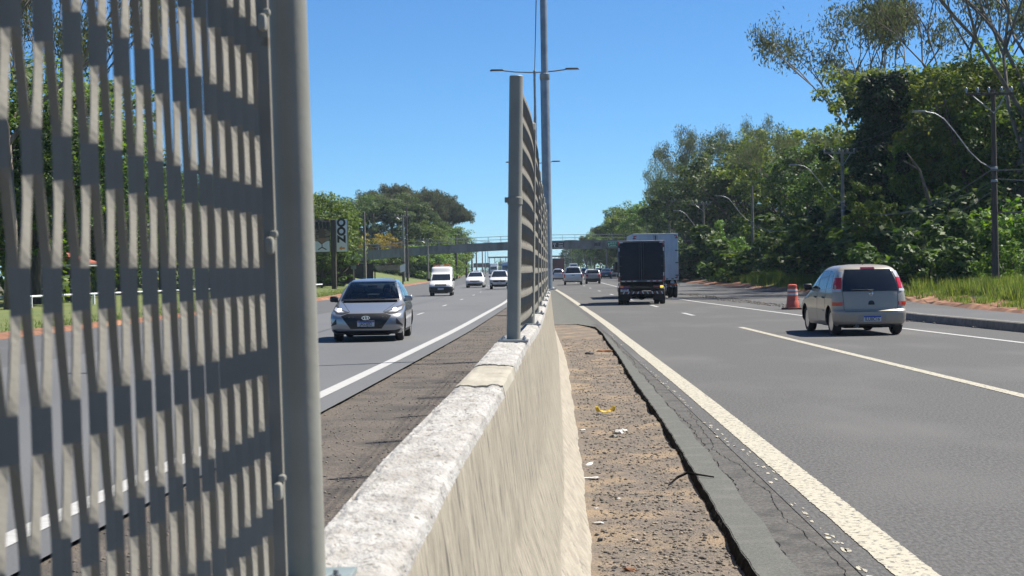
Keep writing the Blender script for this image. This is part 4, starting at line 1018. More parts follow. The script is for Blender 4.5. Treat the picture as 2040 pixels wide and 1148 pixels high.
    for s in (-1, 1):
        for k, o_ in ((0, .11), (1, .37)): wheel(t, s * (h - o_), L_ * .32 - .1 if dark else 1.35, r, .23, M_dsilver, s)
        wheel(t, s * (h - .16), L_ + .85, r, .23, M_dsilver, s)
    bm = bmesh.new(); box(bm, (0, L_ * .32 - .1 if dark else 1.35, r), (W * .8, .14, .14), .03); bmesh.ops.create_uvsphere(bm, u_segments=14, v_segments=8, radius=.2, matrix=Matrix.Translation((0, L_ * .32 - .1 if dark else 1.35, r))); done(bm, 'axle', M_under, t, 50)
    # cab
    ch = min(z1 - .35, 2.45); cw_ = W * .46
    bm = bmesh.new(); prism(bm, [(L_ + .12, .55), (L_ + 1.75, .55), (L_ + 1.8, 1.25), (L_ + 1.45, ch - .15), (L_ + 1.2, ch), (L_ + .12, ch)], 'X', -cw_, cw_)
    bmesh.ops.bevel(bm, geom=bm.edges[:], offset=.06, segments=2, affect='EDGES'); c = done(bm, 'cab', M_white if not dark else M_navy, t, 40)
    bm = bmesh.new(); prism(bm, [(L_ + 1.815, 1.32), (L_ + 1.50, ch - .2), (L_ + 1.47, ch - .2), (L_ + 1.78, 1.32)], 'X', -cw_ + .1, cw_ - .1); done(bm, 'windscreen', M_glass, c)
    for s in (-1, 1):
        bm = bmesh.new(); prism(bm, [(L_ + .75, 1.35), (L_ + 1.62, 1.35), (L_ + 1.4, ch - .25), (L_ + .75, ch - .25)], 'X', s * (cw_ - .01), s * (cw_ + .008)); done(bm, 'side_window', M_glass, c)
        bm = bmesh.new(); box(bm, (s * (cw_ + .16), L_ + 1.5, 1.7), (.16, .08, .38), .03); tube(bm, [(s * cw_, L_ + 1.5, 1.95), (s * (cw_ + .16), L_ + 1.5, 1.85)], .015, 6); done(bm, 'side_mirror', M_black, c, 40)
    return t
M_boxdoor = pmat('cargo_door_dark', (.008, .011, .018), (.013, .017, .026), 3, .55, detail=8, spec=.25)
M_boxwhite = pmat('cargo_box_white', (0.446, 0.475, 0.518), (0.374, 0.396, 0.432), 2.2, .45, detail=9, stretch=(2, 2, .5))
box_truck((3.67, 72, 0), 2.05, 1.0, 2.78, 4.6, 'small box truck with dark navy rear doors and lit blinker', M_boxwhite, M_boxdoor, M_navy, -R(2.3))
bt = box_truck((5.12, 86, 0), 2.36, .93, 3.36, 6.6, 'larger box truck with white rear doors, partly hidden behind the dark box truck', M_boxwhite, M_boxwhite, M_wsilver, R(.2), False)
tape(bt, 0, -.044, 2.15, .05, 2.2, M_dark, 'door_gap')
bm = bmesh.new(); bmesh.ops.create_uvsphere(bm, u_segments=18, v_segments=10, radius=.17, matrix=Matrix.Translation((.86, .12, .74)) @ Matrix.Diagonal((.75, .4, 1.15, 1))); done(bm, 'work_lamp', M_whitelens, bt, 60)

# far trucks
def far_truck(name, x, y, front, body, box_, label, W=2.5, h0=1.0, h1=3.6, L_=7, cab=True):
    t = empty(name, (x, y, 0), math.pi if front else 0, label, 'truck')
    bm = bmesh.new(); box(bm, (0, -L_ / 2, (h0 + h1) / 2), (W, L_, h1 - h0), .05); done(bm, 'cargo_box', box_, t, 30)
    bm = bmesh.new(); prism(bm, [(.15, .5), (1.9, .5), (1.95, 1.3), (1.7, 2.75), (.15, 2.85)], 'X', -W * .48, W * .48); bmesh.ops.bevel(bm, geom=bm.edges[:], offset=.08, segments=2, affect='EDGES'); c = done(bm, 'cab', body, t, 40)
    bm = bmesh.new(); prism(bm, [(1.965, 1.55), (1.77, 2.5), (1.72, 2.5), (1.9, 1.55)], 'X', -W * .42, W * .42); done(bm, 'windscreen', M_glass, c)
    bm = bmesh.new(); box(bm, (0, 1.95, .75), (W * .5, .06, .5), .01); done(bm, 'grille', M_dark, c)
    bm = bmesh.new(); box(bm, (0, 1.96, .42), (W * .94, .1, .22), .02); box(bm, (0, -L_ + .1, .55), (W * .9, .08, .16), .01); done(bm, 'bumper', M_dark, t)
    for s in (-1, 1):
        bm = bmesh.new(); box(bm, (s * W * .38, 1.965, .68), (.34, .05, .2), .02); done(bm, 'headlight', M_whitelens, c)
        bm = bmesh.new(); box(bm, (s * W * .38, -L_ - .02, .85), (.3, .05, .16), .01); done(bm, 'tail_light', M_red, t)
        for y_ in (1.0, -L_ + 1.4, -L_ + 2.5): wheel(t, s * W * .42, y_, .48, .3, M_dsilver, s)
    bm = bmesh.new(); box(bm, (0, -L_ / 2, .8), (.9, L_ + 2, .2), .02); done(bm, 'chassis', M_under, t)
    return t
M_truckred = pmat('truck_box_red', (0.144, 0.0252, 0.0252), (0.0864, 0.0216, 0.0216), 1.5, .6, detail=6)
far_truck('cargo_truck', -21.3, 560, 1, M_white, M_white, 'white truck coming under the far covered footbridge on the left carriageway')
far_truck('cargo_truck', -14.6, 480, 1, M_bluep, M_boxwhite, 'blue-fronted truck coming towards us just left of the lone fence post')
far_truck('cargo_truck', .35, 352, 0, M_redp, M_truckred, 'dark red cargo truck driving away ahead of the queue of cars', h0=.9, h1=3.7)
bus = far_truck('passenger_van', 4.3, 430, 0, M_white, M_white, 'white van far ahead between the red truck and the trees', W=2.1, h0=.5, h1=2.7, L_=5); bus['category'] = 'van'
bm = bmesh.new(); box(bm, (0, -5.02, 2.05), (1.7, .05, .8), .01); done(bm, 'rear_window', M_glass, bus)

# ---- white high-roof van with an orange beacon bar
SHV = Shell(
    yf=[(.24, 2.0), (.36, 2.09), (.6, 2.1), (.8, 2.02), (.92, 1.7), (1.02, 1.3), (1.08, 1.12), (1.25, .88), (1.42, .64), (1.55, .44), (1.62, .28), (1.7, .18), (1.84, .08), (1.98, -.02), (2.06, -.2), (2.1, -.5)],
    yr=[(.24, -2.05), (.36, -2.1), (.6, -2.12), (1.2, -2.11), (1.8, -2.08), (2.0, -2.03), (2.06, -1.95), (2.1, -1.8)],
    w=[(.24, .78), (.36, .82), (.6, .83), (.9, .82), (1.05, .795), (1.3, .77), (1.55, .745), (1.8, .74), (1.98, .72), (2.06, .66), (2.1, .5)],
    cf=[(.24, .35), (.8, .38), (1.0, .4), (1.2, .2), (2.1, .2)], crr=[(.24, .12), (2.1, .12)], nf=2.8, nr=4)
van_parts = [('windscreen', 'F', [(-.68, 1.10), (.68, 1.10), (.61, 1.54), (-.61, 1.54)], M_glass, .005),
    ('side_window', 'S', [(.78, 1.12), (.46, 1.50), (-.12, 1.52), (-.12, 1.12)], M_glass, .005),
    ('grille', 'F', [(-.42, .70), (.42, .70), (.40, .84), (-.40, .84)], M_dark, .008), ('headlight', 'F', [(.46, .70), (.78, .72), (.76, .90), (.46, .86)], M_whitelens, .01, True),
    ('bumper', 'F', [(-.80, .27), (.80, .27), (.81, .64), (-.81, .64)], M_dark, .03), ('number_plate', 'F', [(-.21, .45), (.21, .45), (.21, .59), (-.21, .59)], M_plate_w, .036),
    ('plate_band', 'F', [(-.21, .56), (.21, .56), (.21, .59), (-.21, .59)], M_plate_b, .039), ('side_trim', 'S', [(1.0, .40), (-.9, .40), (-.9, .52), (1.0, .52)], M_dark, .012),
    ('rear_door_window', 'R', [(-.6, 1.15), (.6, 1.15), (.58, 1.6), (-.58, 1.6)], M_glass, .005), ('tail_light', 'R', [(.66, .85), (.78, .85), (.76, 1.2), (.66, 1.2)], M_red, .008, True)]
van = car('van', 'van', SHV, M_white, (-7.45, 107, 0), math.pi + R(1.5), 'white high-roof van with an orange beacon bar driving towards the camera', 'van', (1.32, -1.38, .30, .73), van_parts, rim=M_dsilver, sc=.90)
for s in (-1, 1): add_mirror(van, .80, .92, 1.16, M_black, s, (.2, .1, .2))
bm = bmesh.new(); box(bm, (0, -.75, 2.16), (1.2, .26, .10), .03); bb = done(bm, 'beacon_bar', M_orange, van, 40)
bm = bmesh.new(); box(bm, (0, -.75, 2.165), (.22, .27, .11), .02); done(bm, 'speaker', M_whitelens, bb, 40)
bm = bmesh.new(); box(bm, (0, -.75, 2.105), (1.1, .16, .02)); done(bm, 'bracket', M_dark, van)

# ------------------------------------------------------------------ orange and white traffic drum
M_drum = pmat('drum_orange', (.50, .085, .045), (.40, .07, .04), 6, .5, detail=6)
M_drumw = pmat('drum_white', (0.533, 0.518, 0.504), (0.432, 0.41, 0.389), 8, .45)
dr = empty('traffic_drum', (8.55, 60.5, 0), .3, 'orange and white striped traffic drum left of the champagne car', 'traffic drum')
def seg(nm, pr, mt):
    bm = bmesh.new(); lathe(bm, pr, n=32); return done(bm, nm, mt, dr, 40)
seg('lower_body', [(.235, .07), (.215, .30), (.208, .31), (.195, .52)], M_drum)
seg('white_band', [(.197, .521), (.190, .606)], M_drumw); seg('orange_band', [(.184, .607), (.180, .665)], M_drum); seg('white_band', [(.182, .666), (.175, .745)], M_drumw)
seg('top_cap', [(.170, .746), (.164, .82), (.175, .83), (.17, .89), (.10, .915), (.03, .915)], M_drum)
bm = bmesh.new(); box(bm, (0, 0, .035), (.62, .62, .07), .02); done(bm, 'rubber_base', pmat('drum_base', (.10, .025, .02), rough=.8), dr, 40)
for z in (.22, .36): 
    bm = bmesh.new(); box(bm, (.20, -.06, z), (.05, .08, .03), .008); done(bm, 'grip', M_drum, dr, 40)

# ------------------------------------------------------------------ footbridges
def px(u, y): return (u - 1110) / F * y
BY = 268.0
fb = empty('footbridge', (0, BY, 0), 0, 'concrete footbridge arching over both carriageways', 'footbridge')
BX = [-46, -41, -37, -33, -27, -21, -14, -7.6, 0, 8, 17, 26]; BT = [2.9, 3.9, 4.45, 4.85, 5.23, 5.56, 5.83, 6.0, 6.08, 6.02, 5.85, 5.6]; BB = [1.2, 2.2, 2.8, 3.25, 3.78, 4.2, 4.5, 4.68, 4.74, 4.68, 4.45, 4.1]
tf, bf = mono(list(zip(BX, BT))), mono(list(zip(BX, BB))); yb = mono([(-46, 0), (26, .01)])
xs = np.linspace(-46, 26, 70)
def bpt(x, o, z):
    d = Vector((.2, yb(x + .1) - yb(x - .1))).normalized(); return (x - d.y * o, yb(x) + d.x * o, z)
bm = bmesh.new(); prev = None
for x in xs:
    cur = [bm.verts.new(p) for p in (bpt(x, -1.1, bf(x)), bpt(x, -1.1, tf(x) - .12), bpt(x, -1.22, tf(x) - .12), bpt(x, -1.22, tf(x)), bpt(x, 1.22, tf(x)), bpt(x, 1.22, tf(x) - .12), bpt(x, 1.1, tf(x) - .12), bpt(x, 1.1, bf(x)))]
    if prev:
        for k in range(8): bm.faces.new((prev[k], prev[(k + 1) % 8], cur[(k + 1) % 8], cur[k]))
    else: bm.faces.new(cur)
    prev = cur
bm.faces.new(prev[::-1]); done(bm, 'deck_beam', M_conc, fb, 25)
for s in (-1, 1):
    for dz in (.45, .95):
        bm = bmesh.new(); tube(bm, [bpt(x, s * 1.12, tf(x) + dz) for x in xs[::2]], .022, 6); done(bm, 'handrail', M_galv, fb)
    for x in list(np.arange(-45, 25, 2.0)):
        bm = bmesh.new(); tube(bm, [bpt(x, s * 1.12, tf(x)), bpt(x, s * 1.12, tf(x) + .97)], .022, 6); done(bm, 'rail_post', M_galv, fb)
for x in (-24.3, 15.5):
    bm = bmesh.new(); box(bm, (x, yb(x), bf(x) / 2 - .1), (.7, 1.0, bf(x) + .2), .06); done(bm, 'pillar', M_conc, fb, 30)
bm = bmesh.new(); prism(bm, [(-60, -.2), (-46, -.2), (-46, 2.85), (-60, .2)], 'Y', -1.1, 1.1); done(bm, 'ramp', M_conc, fb)
# sign panels hung on the bridge face
def panel_sign(name, x, z, w, h, mat, label, cat='road sign', marks=()):
    t = empty(name, (x, BY - 1.34, z), 0, label, cat)
    bm = bmesh.new(); box(bm, (0, 0, 0), (w, .08, h), .02); done(bm, 'panel', mat, t, 30)
    bm = bmesh.new()
    for bi, (a, b, c, d) in enumerate(((-w / 2 + .05, w / 2 - .05, h / 2 - .09, h / 2 - .05), (-w / 2 + .05, w / 2 - .05, -h / 2 + .05, -h / 2 + .09))):
        bm = bmesh.new(); quad(bm, a, b, -.044, c, d); done(bm, 'border', M_signw, t)
    for m_ in marks:
        bm = bmesh.new(); quad(bm, m_[0], m_[1], -.045, m_[2], m_[3]); done(bm, 'lettering', M_signw, t)
    return t
g = panel_sign('road_sign', px(1221, BY), 5.35, 1.75, .98, M_green_s, 'green direction sign hung on the footbridge beside the dark box truck', marks=((-.40, -.05, .12, .24), (.02, .30, .12, .24), (.36, .62, .12, .24), (-.35, .0, -.22, -.12), (.06, .55, -.22, -.12)))
bm = bmesh.new(); prism(bm, [(-.74, .0), (-.6, .2), (-.46, .0), (-.56, .0), (-.56, -.28), (-.64, -.28), (-.64, .0)], 'Y', -.05, -.042); done(bm, 'arrow', M_signw, g)
panel_sign('road_sign', px(1113, BY), 5.4, 1.9, 1.05, M_dark, 'dark panel on the footbridge just right of the light pole', marks=((-.8, -.3, .1, .2), (.1, .8, .12, .2), (-.6, -.5, -.35, .0), (.1, .8, -.25, -.15)))
panel_sign('road_sign', px(1191, BY), 5.4, .95, .8, M_dark, 'small grey panel between the two larger panels of the footbridge')
# covered footbridge beyond
CY = 575.0
cb = empty('footbridge', (0, CY, 0), 0, 'far covered footbridge with pale roof and upright bars', 'footbridge')
M_yel = pmat('roof_cream', (.55, .52, .38), rough=.7)
xa, xb = px(974, CY), px(1150, CY)
for nm, z0_, z1_, d, mt in (('roof', 5.75, 6.05, 3.2, M_yel), ('floor_beam', 3.0, 3.5, 2.6, M_conc), ('upper_beam', 5.5, 5.74, 2.4, M_conc)):
    bm = bmesh.new(); box(bm, ((xa + xb) / 2, 0, (z0_ + z1_) / 2), (xb - xa, d, z1_ - z0_), .03); done(bm, nm, mt, cb)
for x in np.arange(xa + .3, xb, 1.9):
    for s in (-1, 1):
        bm = bmesh.new(); box(bm, (x, s * 1.1, 4.5), (.16, .12, 2.0)); done(bm, 'upright', M_conc, cb)
for x in (xa + .5, xb - .6, xb - 3.5):
    bm = bmesh.new(); box(bm, (x, 0, 1.45), (.8, 1.2, 3.1), .05); done(bm, 'pillar', M_conc, cb)
bm = bmesh.new(); box(bm, (xa - 2.5, .5, 3.1), (5.5, 2.6, 1.5), .05); done(bm, 'stair_block', pmat('brown_wall', (.16, .11, .085), rough=.9), cb)

# ------------------------------------------------------------------ ZOO sign and animal photo panel, left
zs_ = empty('zoo_sign', (px(671, 150) - .28, 150, 0), R(-4), 'tall wooden post with white board reading ZOO sideways above an orange arrow', 'sign')
bm = bmesh.new(); box(bm, (0, 0, 3.1), (.42, .36, 6.6), .03); done(bm, 'post', M_wood, zs_, 30)
bm = bmesh.new(); box(bm, (.80, -.02, 4.95), (1.02, .16, 2.92), .02); sp = done(bm, 'white_board', M_signw, zs_, 30)
for s in (-1, 1):
    bm = bmesh.new(); box(bm, (.80 + s * .525, -.02, 4.95), (.035, .2, 2.96), .004); done(bm, 'board_edge', M_dark, sp)
Mz = Matrix.Translation((.80, -.104, 5.42)) @ Matrix.Rotation(R(90), 4, 'X') @ Matrix.Rotation(R(90), 4, 'Z')
zt_ = text_mesh('lettering', 'ZOO', .98, M_ink, sp, Mz, .98, .004, .055)
bm = bmesh.new(); prism(bm, [(.52, 3.80), (.78, 4.0), (.78, 3.88), (1.06, 3.88), (1.06, 3.72), (.78, 3.72), (.78, 3.60)], 'Y', -.112, -.102); done(bm, 'arrow', M_arrow, sp)
ap = empty('picture_panel', (px(671, 150) - .58, 149.9, 0), R(-4), 'printed close-up of a big striped cat face on a panel left of the ZOO sign', 'billboard')
M_fur = pmat('print_fur', (.17, .115, .07), (.30, .25, .18), 1.3, .6, detail=5, stretch=(1, 1, 2.5), c3=(.05, .035, .025), s3=2.6, lo3=.5, hi3=.56)
bm = bmesh.new(); box(bm, (-1.3, 0, 4.95), (2.6, .12, 2.95), .01); done(bm, 'panel', M_fur, ap, 30)
def flat(nm, poly, mt, y): 
    bm = bmesh.new(); prism(bm, poly, 'Y', y, y + .004); done(bm, nm, mt, ap)
flat('print_muzzle', [(-1.55, 4.5), (-1.1, 4.45), (-.75, 4.15), (-.4, 4.42), (-.05, 4.5), (-.02, 3.5), (-2.3, 3.5), (-2.5, 4.1), (-2.0, 4.2)], M_signw, -.066)
flat('print_nose', [(-1.05, 4.75), (-.42, 4.75), (-.5, 4.45), (-.72, 4.22), (-.95, 4.45)], pmat('print_nose', (.30, .16, .11), rough=.6), -.070)
flat('print_bridge', [(-1.05, 4.75), (-.42, 4.75), (-.5, 5.6), (-.95, 5.6)], pmat('print_bridge', (.12, .085, .06), rough=.6), -.070)
flat('print_mouth', [(-.76, 4.22), (-.70, 4.22), (-.69, 3.95), (-.3, 3.72), (-.34, 3.66), (-.73, 3.86), (-1.1, 3.66), (-1.14, 3.72), (-.77, 3.95)], M_ink, -.072)
for a in range(7):
    q = -2.3 + a * .33; flat('print_stripe', [(q, 5.95 + .1 * (a % 2)), (q + .12, 5.5), (q + .32, 5.75), (q + .22, 6.2), (q + .08, 6.25)], M_ink, -.068)

# low shelters and roofs at the left
hut = empty('shelter', (px(652, 172), 172, 0), .1, 'dark open timber shelter under the trees left of the ZOO sign post', 'shelter')
bm = bmesh.new(); prism(bm, [(-3.2, 2.5), (0, 3.3), (3.2, 2.5), (3.2, 2.35), (-3.2, 2.35)], 'Y', -2, 2); done(bm, 'roof', pmat('hut_roof', (.10, .045, .032), rough=.9), hut)
for x in (-2.7, -1.4, 0, 1.4, 2.7):
    for y in (-1.7, 1.7):
        bm = bmesh.new(); box(bm, (x, y, 1.2), (.16, .16, 2.4)); done(bm, 'post', M_wood, hut)
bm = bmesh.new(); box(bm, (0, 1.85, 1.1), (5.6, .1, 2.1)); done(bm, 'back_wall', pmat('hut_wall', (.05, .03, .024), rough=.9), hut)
bm = bmesh.new(); box(bm, (-.6, -1.2, .45), (2.4, .5, .08)); box(bm, (-1.5, -1.2, .2), (.1, .4, .45)); box(bm, (.3, -1.2, .2), (.1, .4, .45)); done(bm, 'bench', M_wood, hut)
sh2 = empty('shelter', (px(772, 196), 196, 0), R(6), 'low shelter with sagging beige sheet roof above the hatchback', 'shelter')
M_beige = pmat('sheet_beige', (0.294, 0.252, 0.21), (0.21, 0.175, 0.14), 2, .8)
bm = bmesh.new(); prism(bm, [(-1.6, 2.45), (-1.2, 1.75), (1.75, 1.75), (1.35, 2.3), (-1.0, 2.3)], 'Y', -1.2, -1.1); done(bm, 'roof_front', M_beige, sh2)
bm = bmesh.new(); prism(bm, [(-1.9, 2.62), (-1.7, 2.72), (0, 2.44), (2.0, 2.66), (2.1, 2.56), (0, 2.32)], 'Y', -1.4, 2.2); done(bm, 'roof', M_wood, sh2)
bm = bmesh.new(); prism(bm, [(1.5, 1.45), (2.05, 1.6), (2.1, 2.5), (1.45, 2.28)], 'Y', -1.25, -1.12); done(bm, 'side_board', M_signw, sh2)
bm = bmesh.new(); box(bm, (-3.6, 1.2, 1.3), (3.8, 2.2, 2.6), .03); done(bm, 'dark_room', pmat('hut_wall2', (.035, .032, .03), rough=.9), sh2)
for x in (-1.5, 1.8):
    for y in (-1.1, 1.9):
        bm = bmesh.new(); box(bm, (x, y, .85), (.13, .13, 1.8)); done(bm, 'post', M_wood, sh2)
kiosk = empty('kiosk', (px(120, 92), 92, 0), 0, 'small red-roofed kiosk glimpsed between the fence strands at the left', 'kiosk')
bm = bmesh.new(); prism(bm, [(-1.6, 2.35), (-1.6, 2.45), (0, 3.0), (1.6, 2.45), (1.6, 2.35)], 'Y', -1.4, 1.4); done(bm, 'roof', pmat('tile_roof', (.26, .07, .045), rough=.8), kiosk)
bm = bmesh.new(); box(bm, (0, 0, 2.28), (3.1, 2.7, .12)); done(bm, 'fascia', M_white, kiosk)
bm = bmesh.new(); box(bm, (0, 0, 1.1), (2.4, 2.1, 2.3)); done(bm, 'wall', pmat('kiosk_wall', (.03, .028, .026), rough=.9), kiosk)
bm = bmesh.new(); box(bm, (0, -1.12, 1.0), (2.6, .25, .08)); done(bm, 'counter', M_white, kiosk)
rf = empty('rail_fence', (0, 0, 0), 0, 'low white rail fence on the grass, seen through the mesh panel', 'fence')
pts = [(px(-120, 62) - 1, 62), (px(0, 72) - 1, 72), (px(180, 84), 84), (px(420, 100), 100), (px(640, 122), 122)]
for a, b in zip(pts[:-1], pts[1:]):
    bm = bmesh.new(); tube(bm, [(*a, .75), (*b, .75)], .06, 6); done(bm, 'rail', M_signw, rf)
    n = int(math.dist(a, b) / 2.2)
    for k in range(n):
        t = k / n; bm = bmesh.new(); box(bm, (a[0] + (b[0] - a[0]) * t, a[1] + (b[1] - a[1]) * t, .38), (.11, .11, .78)); done(bm, 'rail_post', M_signw, rf)

# ------------------------------------------------------------------ utility poles
GP = 'utility poles along the right verge'
def utility(x, y, h, label, arm=True, lamp=True, wood=False, group=GP, r=.125):
    t = empty('utility_pole', (x, y, 0), 0, label, 'utility pole', group); mt = M_wood if wood else M_pole
    bm = bmesh.new(); lathe(bm, [(r * 1.25, -.2), (r * .7, h), (.02, h + .01)], n=12); done(bm, 'pole', mt, t, 40)
    if arm:
        bm = bmesh.new(); box(bm, (-.2, -.14, h - .18), (1.9, .09, .10), .01); done(bm, 'crossarm', mt, t)
        for k in (-1.1, -.65, -.2, .3, .7):
            bm = bmesh.new(); lathe(bm, [(.03, h - .12), (.03, h - .05), (.06, h - .03), (.06, h + .04), (.03, h + .09), (.01, h + .1)], (k, -.14, 0), n=8); done(bm, 'insulator', M_dsilver, t, 40)
        bm = bmesh.new(); tube(bm, [(-.9, -.1, h - .2), (0, -.1, h - .95)], .025, 5); tube(bm, [(.5, -.1, h - .2), (0, -.1, h - .95)], .025, 5); done(bm, 'arm_brace', M_galv, t)
    if lamp:
        z0 = h * .63; bm = bmesh.new()
        tube(bm, [(-.1, 0, z0), (-.55, -.03, z0 + .25), (-1.0, -.06, z0 + .7), (-1.55, -.1, z0 + 1.45), (-2.0, -.13, z0 + 2.0), (-2.35, -.15, z0 + 2.22), (-2.75, -.17, z0 + 2.3)], .024, 8); a = done(bm, 'lamp_arm', M_galv, t, 50)
        bm = bmesh.new(); box(bm, (-3.0, -.18, z0 + 2.31), (.5, .17, .07), .02); done(bm, 'luminaire', M_galv, a, 40)
    for z in (h * .63, h * .57):
        bm = bmesh.new(); lathe(bm, [(r * 1.0, z - .05), (r * 1.12, z - .04), (r * 1.12, z + .04), (r, z + .05)], n=12); done(bm, 'collar', M_galv, t, 40)
    return t
UP = [(17.6, 67, 8.5, 'dark weathered utility pole in the tall grass, nearest at the right', True, True, True), (17.4, 101, 8.5, 'grey concrete utility pole with crossarm rising behind the champagne car', True, True, False),
      (17.0, 144, 8.5, 'grey utility pole in the middle of the dark trees, third from the right edge', False, True, False), (15.8, 178, 8.4, 'pole with reddish foot beside the white truck', True, True, False),
      (14.6, 214, 10.2, 'pole showing just above the white truck', True, False, False), (13.7, 250, 10.4, 'pole above the dark truck with a short crossarm', True, False, False), (12.6, 290, 10.4, 'pole standing left of the trucks over the footbridge', True, False, False),
      (9.9, 330, 9.0, 'pole just below the green sign of the footbridge', True, False, False), (8.0, 385, 9.0, 'small far pole right of the white van', True, True, False), (4.2, 470, 9.0, 'far pole by the end of the covered footbridge', True, True, False)]
for u in UP: utility(*u)
o = bpy.data.objects['utility_pole.003']; bm = bmesh.new(); lathe(bm, [(.195, .0), (.188, .9), (.18, .92)], n=12); done(bm, 'painted_foot', pmat('rust_foot', (.30, .12, .07), rough=.9), o, 40)
bm = bmesh.new(); lathe(bm, [(.176, 1.5), (.174, 2.0), (.16, 2.01)], n=12); done(bm, 'painted_band', pmat('band_dark', (.07, .03, .025), rough=.9), o, 40)
for i in range(len(UP) - 1):
    a, b = UP[i], UP[i + 1]
    lab = ['between the two nearest poles at the right', 'between the pole behind the champagne car and the next', 'between the third pole and the red-footed pole', 'from the red-footed pole over the white truck', 'above the trucks', 'left of the trucks', 'over the far trees', 'by the green sign', 'at the far end'][i]
    if i < 5:
        for k, (dx, dz, sg, nm) in enumerate(((-.15, .62, 1.15, 'thick sagging cable'), (.15, .58, .8, 'slack middle cable'), (.0, .53, 1.3, 'lowest drooping cable'))):
            cable([(a[0] + dx, a[1], a[2] * dz), (b[0] + dx, b[1], b[2] * dz)], sg, .022 if k == 0 else .015, nm + ' ' + lab, 'sagging cables between the utility poles')
    for k in (-1.1, .7):
        if i < 4: cable([(a[0] + k, a[1] - .14, a[2] + .08), (b[0] + k, b[1] - .14, b[2] + .08)], .5, .008, ('left' if k < 0 else 'right') + ' top wire ' + lab, 'top wires between the utility poles', 10)
for dx, dz, sg in ((-.15, .62, .5), (.1, .42, .25), (.0, .58, .7)):
    cable([(17.6 + dx, 67, 8.5 * dz), (19.5 + dx, 33, 8.5 * dz)], sg, .02, {.62: 'thick cable', .42: 'low cable', .58: 'middle cable'}[dz] + ' leaving the picture from the nearest right pole', 'sagging cables between the utility poles')
GL = 'poles along the left carriageway'
for x, y, h, lab, arm, wood in ((px(727, 165), 165, 7.6, 'white utility pole right of the ZOO sign', False, False), (px(805, 225), 225, 9.2, 'pale pole behind the footbridge beam at the left', True, False), (px(812, 232), 232, 10.6, 'tall dark pole beside the footbridge pillar', False, True), (px(853, 262), 262, 6.6, 'short pole in front of the green bushes', True, False),
                             (px(910, 300), 300, 8, 'dark pole at the foot of the green embankment', True, True), (px(930, 350), 350, 8.4, 'second dark pole along the embankment', True, True), (px(941, 410), 410, 8.6, 'slender pole along the embankment, half way to the covered bridge', True, True), (px(950, 450), 450, 8.8, 'pole near the end of the embankment', True, False), (px(962, 530), 530, 9.2, 'far pole at the end of the embankment against the sky', True, False)):
    utility(x, y, h, lab, arm, False, wood, GL, .14 if y < 300 else .2)
for i, (u, y, h) in enumerate(((968, 560, 11), (973, 640, 12), (1016, 520, 10), (1136, 560, 11), (1143, 620, 12), (1147, 520, 10))):
    t = empty('street_lamp', (px(u, y), y, 0), 0, ['far twin-armed lamp at the end of the left bank', 'farthest twin-armed lamp on the left', 'far lamp behind the lone fence post', 'far lamp left of the right trees', 'farthest lamp left of the right trees', 'far lamp touching the right trees'][i], 'street lamp', 'far twin-armed lamps')
    bm = bmesh.new(); lathe(bm, [(.16, 0), (.1, h)], n=8); done(bm, 'pole', M_galv, t)
    bm = bmesh.new(); box(bm, (0, 0, h), (3.4, .15, .14)); done(bm, 'arm', M_galv, t)
sg = empty('road_sign', (px(1228, 252), 252, 0), 0, 'dark back of a small road sign left of the dark box truck', 'road sign')
bm = bmesh.new(); box(bm, (0, 0, 1.5), (.9, .06, 1.3), .02); done(bm, 'panel', M_black, sg)
bm = bmesh.new(); tube(bm, [(0, .06, -.1), (0, .06, 1.6)], .04, 6); done(bm, 'post', M_galv, sg)
sg = empty('road_sign', (px(704, 170), 170, 0), 0, 'small grey square sign between the ZOO sign and the white pole', 'road sign')
bm = bmesh.new(); box(bm, (0, 0, 2.1), (.55, .04, .4)); done(bm, 'panel', M_plate, sg)
bm = bmesh.new(); tube(bm, [(0, .05, -.1), (0, .05, 2.2)], .04, 6); done(bm, 'post', M_galv, sg)

# ------------------------------------------------------------------ litter on the verge
def blob(name, x, y, mat, label, cat, size, seed, flat_=.3, n=9):
    r = random.Random(seed); bm = bmesh.new(); bmesh.ops.create_icosphere(bm, subdivisions=2, radius=1)
    for v in bm.verts:
        k = .6 + .7 * abs(mn.noise(v.co * 2.2 + Vector((seed, 0, 0)))); v.co = Vector((v.co.x * size[0] * k, v.co.y * size[1] * k, v.co.z * size[2] * k))
    o = done(bm, name, mat, None, 25); o.location = (x, y, soil_z(x, y) + size[2] * .35); o.rotation_euler = (r.uniform(-.2, .2), r.uniform(-.2, .2), r.uniform(0, 3)); return tag(o, label, cat)
M_paper = pmat('litter_white', (0.504, 0.49, 0.476), (0.385, 0.371, 0.35), 20, .8)
M_yell = pmat('litter_yellow', (0.546, 0.385, 0.014), (0.49, 0.315, 0.014), 12, .4)
M_leafb = pmat('dry_leaf', (0.21, 0.091, 0.035), (0.14, 0.063, 0.028), 20, .8)
def gxy(u, v, z=-.05):
    d = cr * ((u - 1020) / F) + cu * (-(v - 574) / F) + fw; t = (z - H) / d.z; return (d * t).x, (d * t).y
x, y = gxy(1206, 824)
yb = empty('crumpled_packet', (x, y, soil_z(x, y) + .02), .25, 'crumpled bright yellow packet lying on the brown verge', 'litter')
bm = bmesh.new(); bmesh.ops.create_grid(bm, x_segments=10, y_segments=6, size=1)
for v in bm.verts: v.co = Vector((v.co.x * .10, v.co.y * .055, .035 * abs(mn.noise(Vector((v.co.x * 2, v.co.y * 2, 3)))) + .05 * abs(v.co.x) ** 3 + .012))
bmesh.ops.solidify(bm, geom=bm.faces[:], thickness=.006); done(bm, 'film', M_yell, yb, 30)
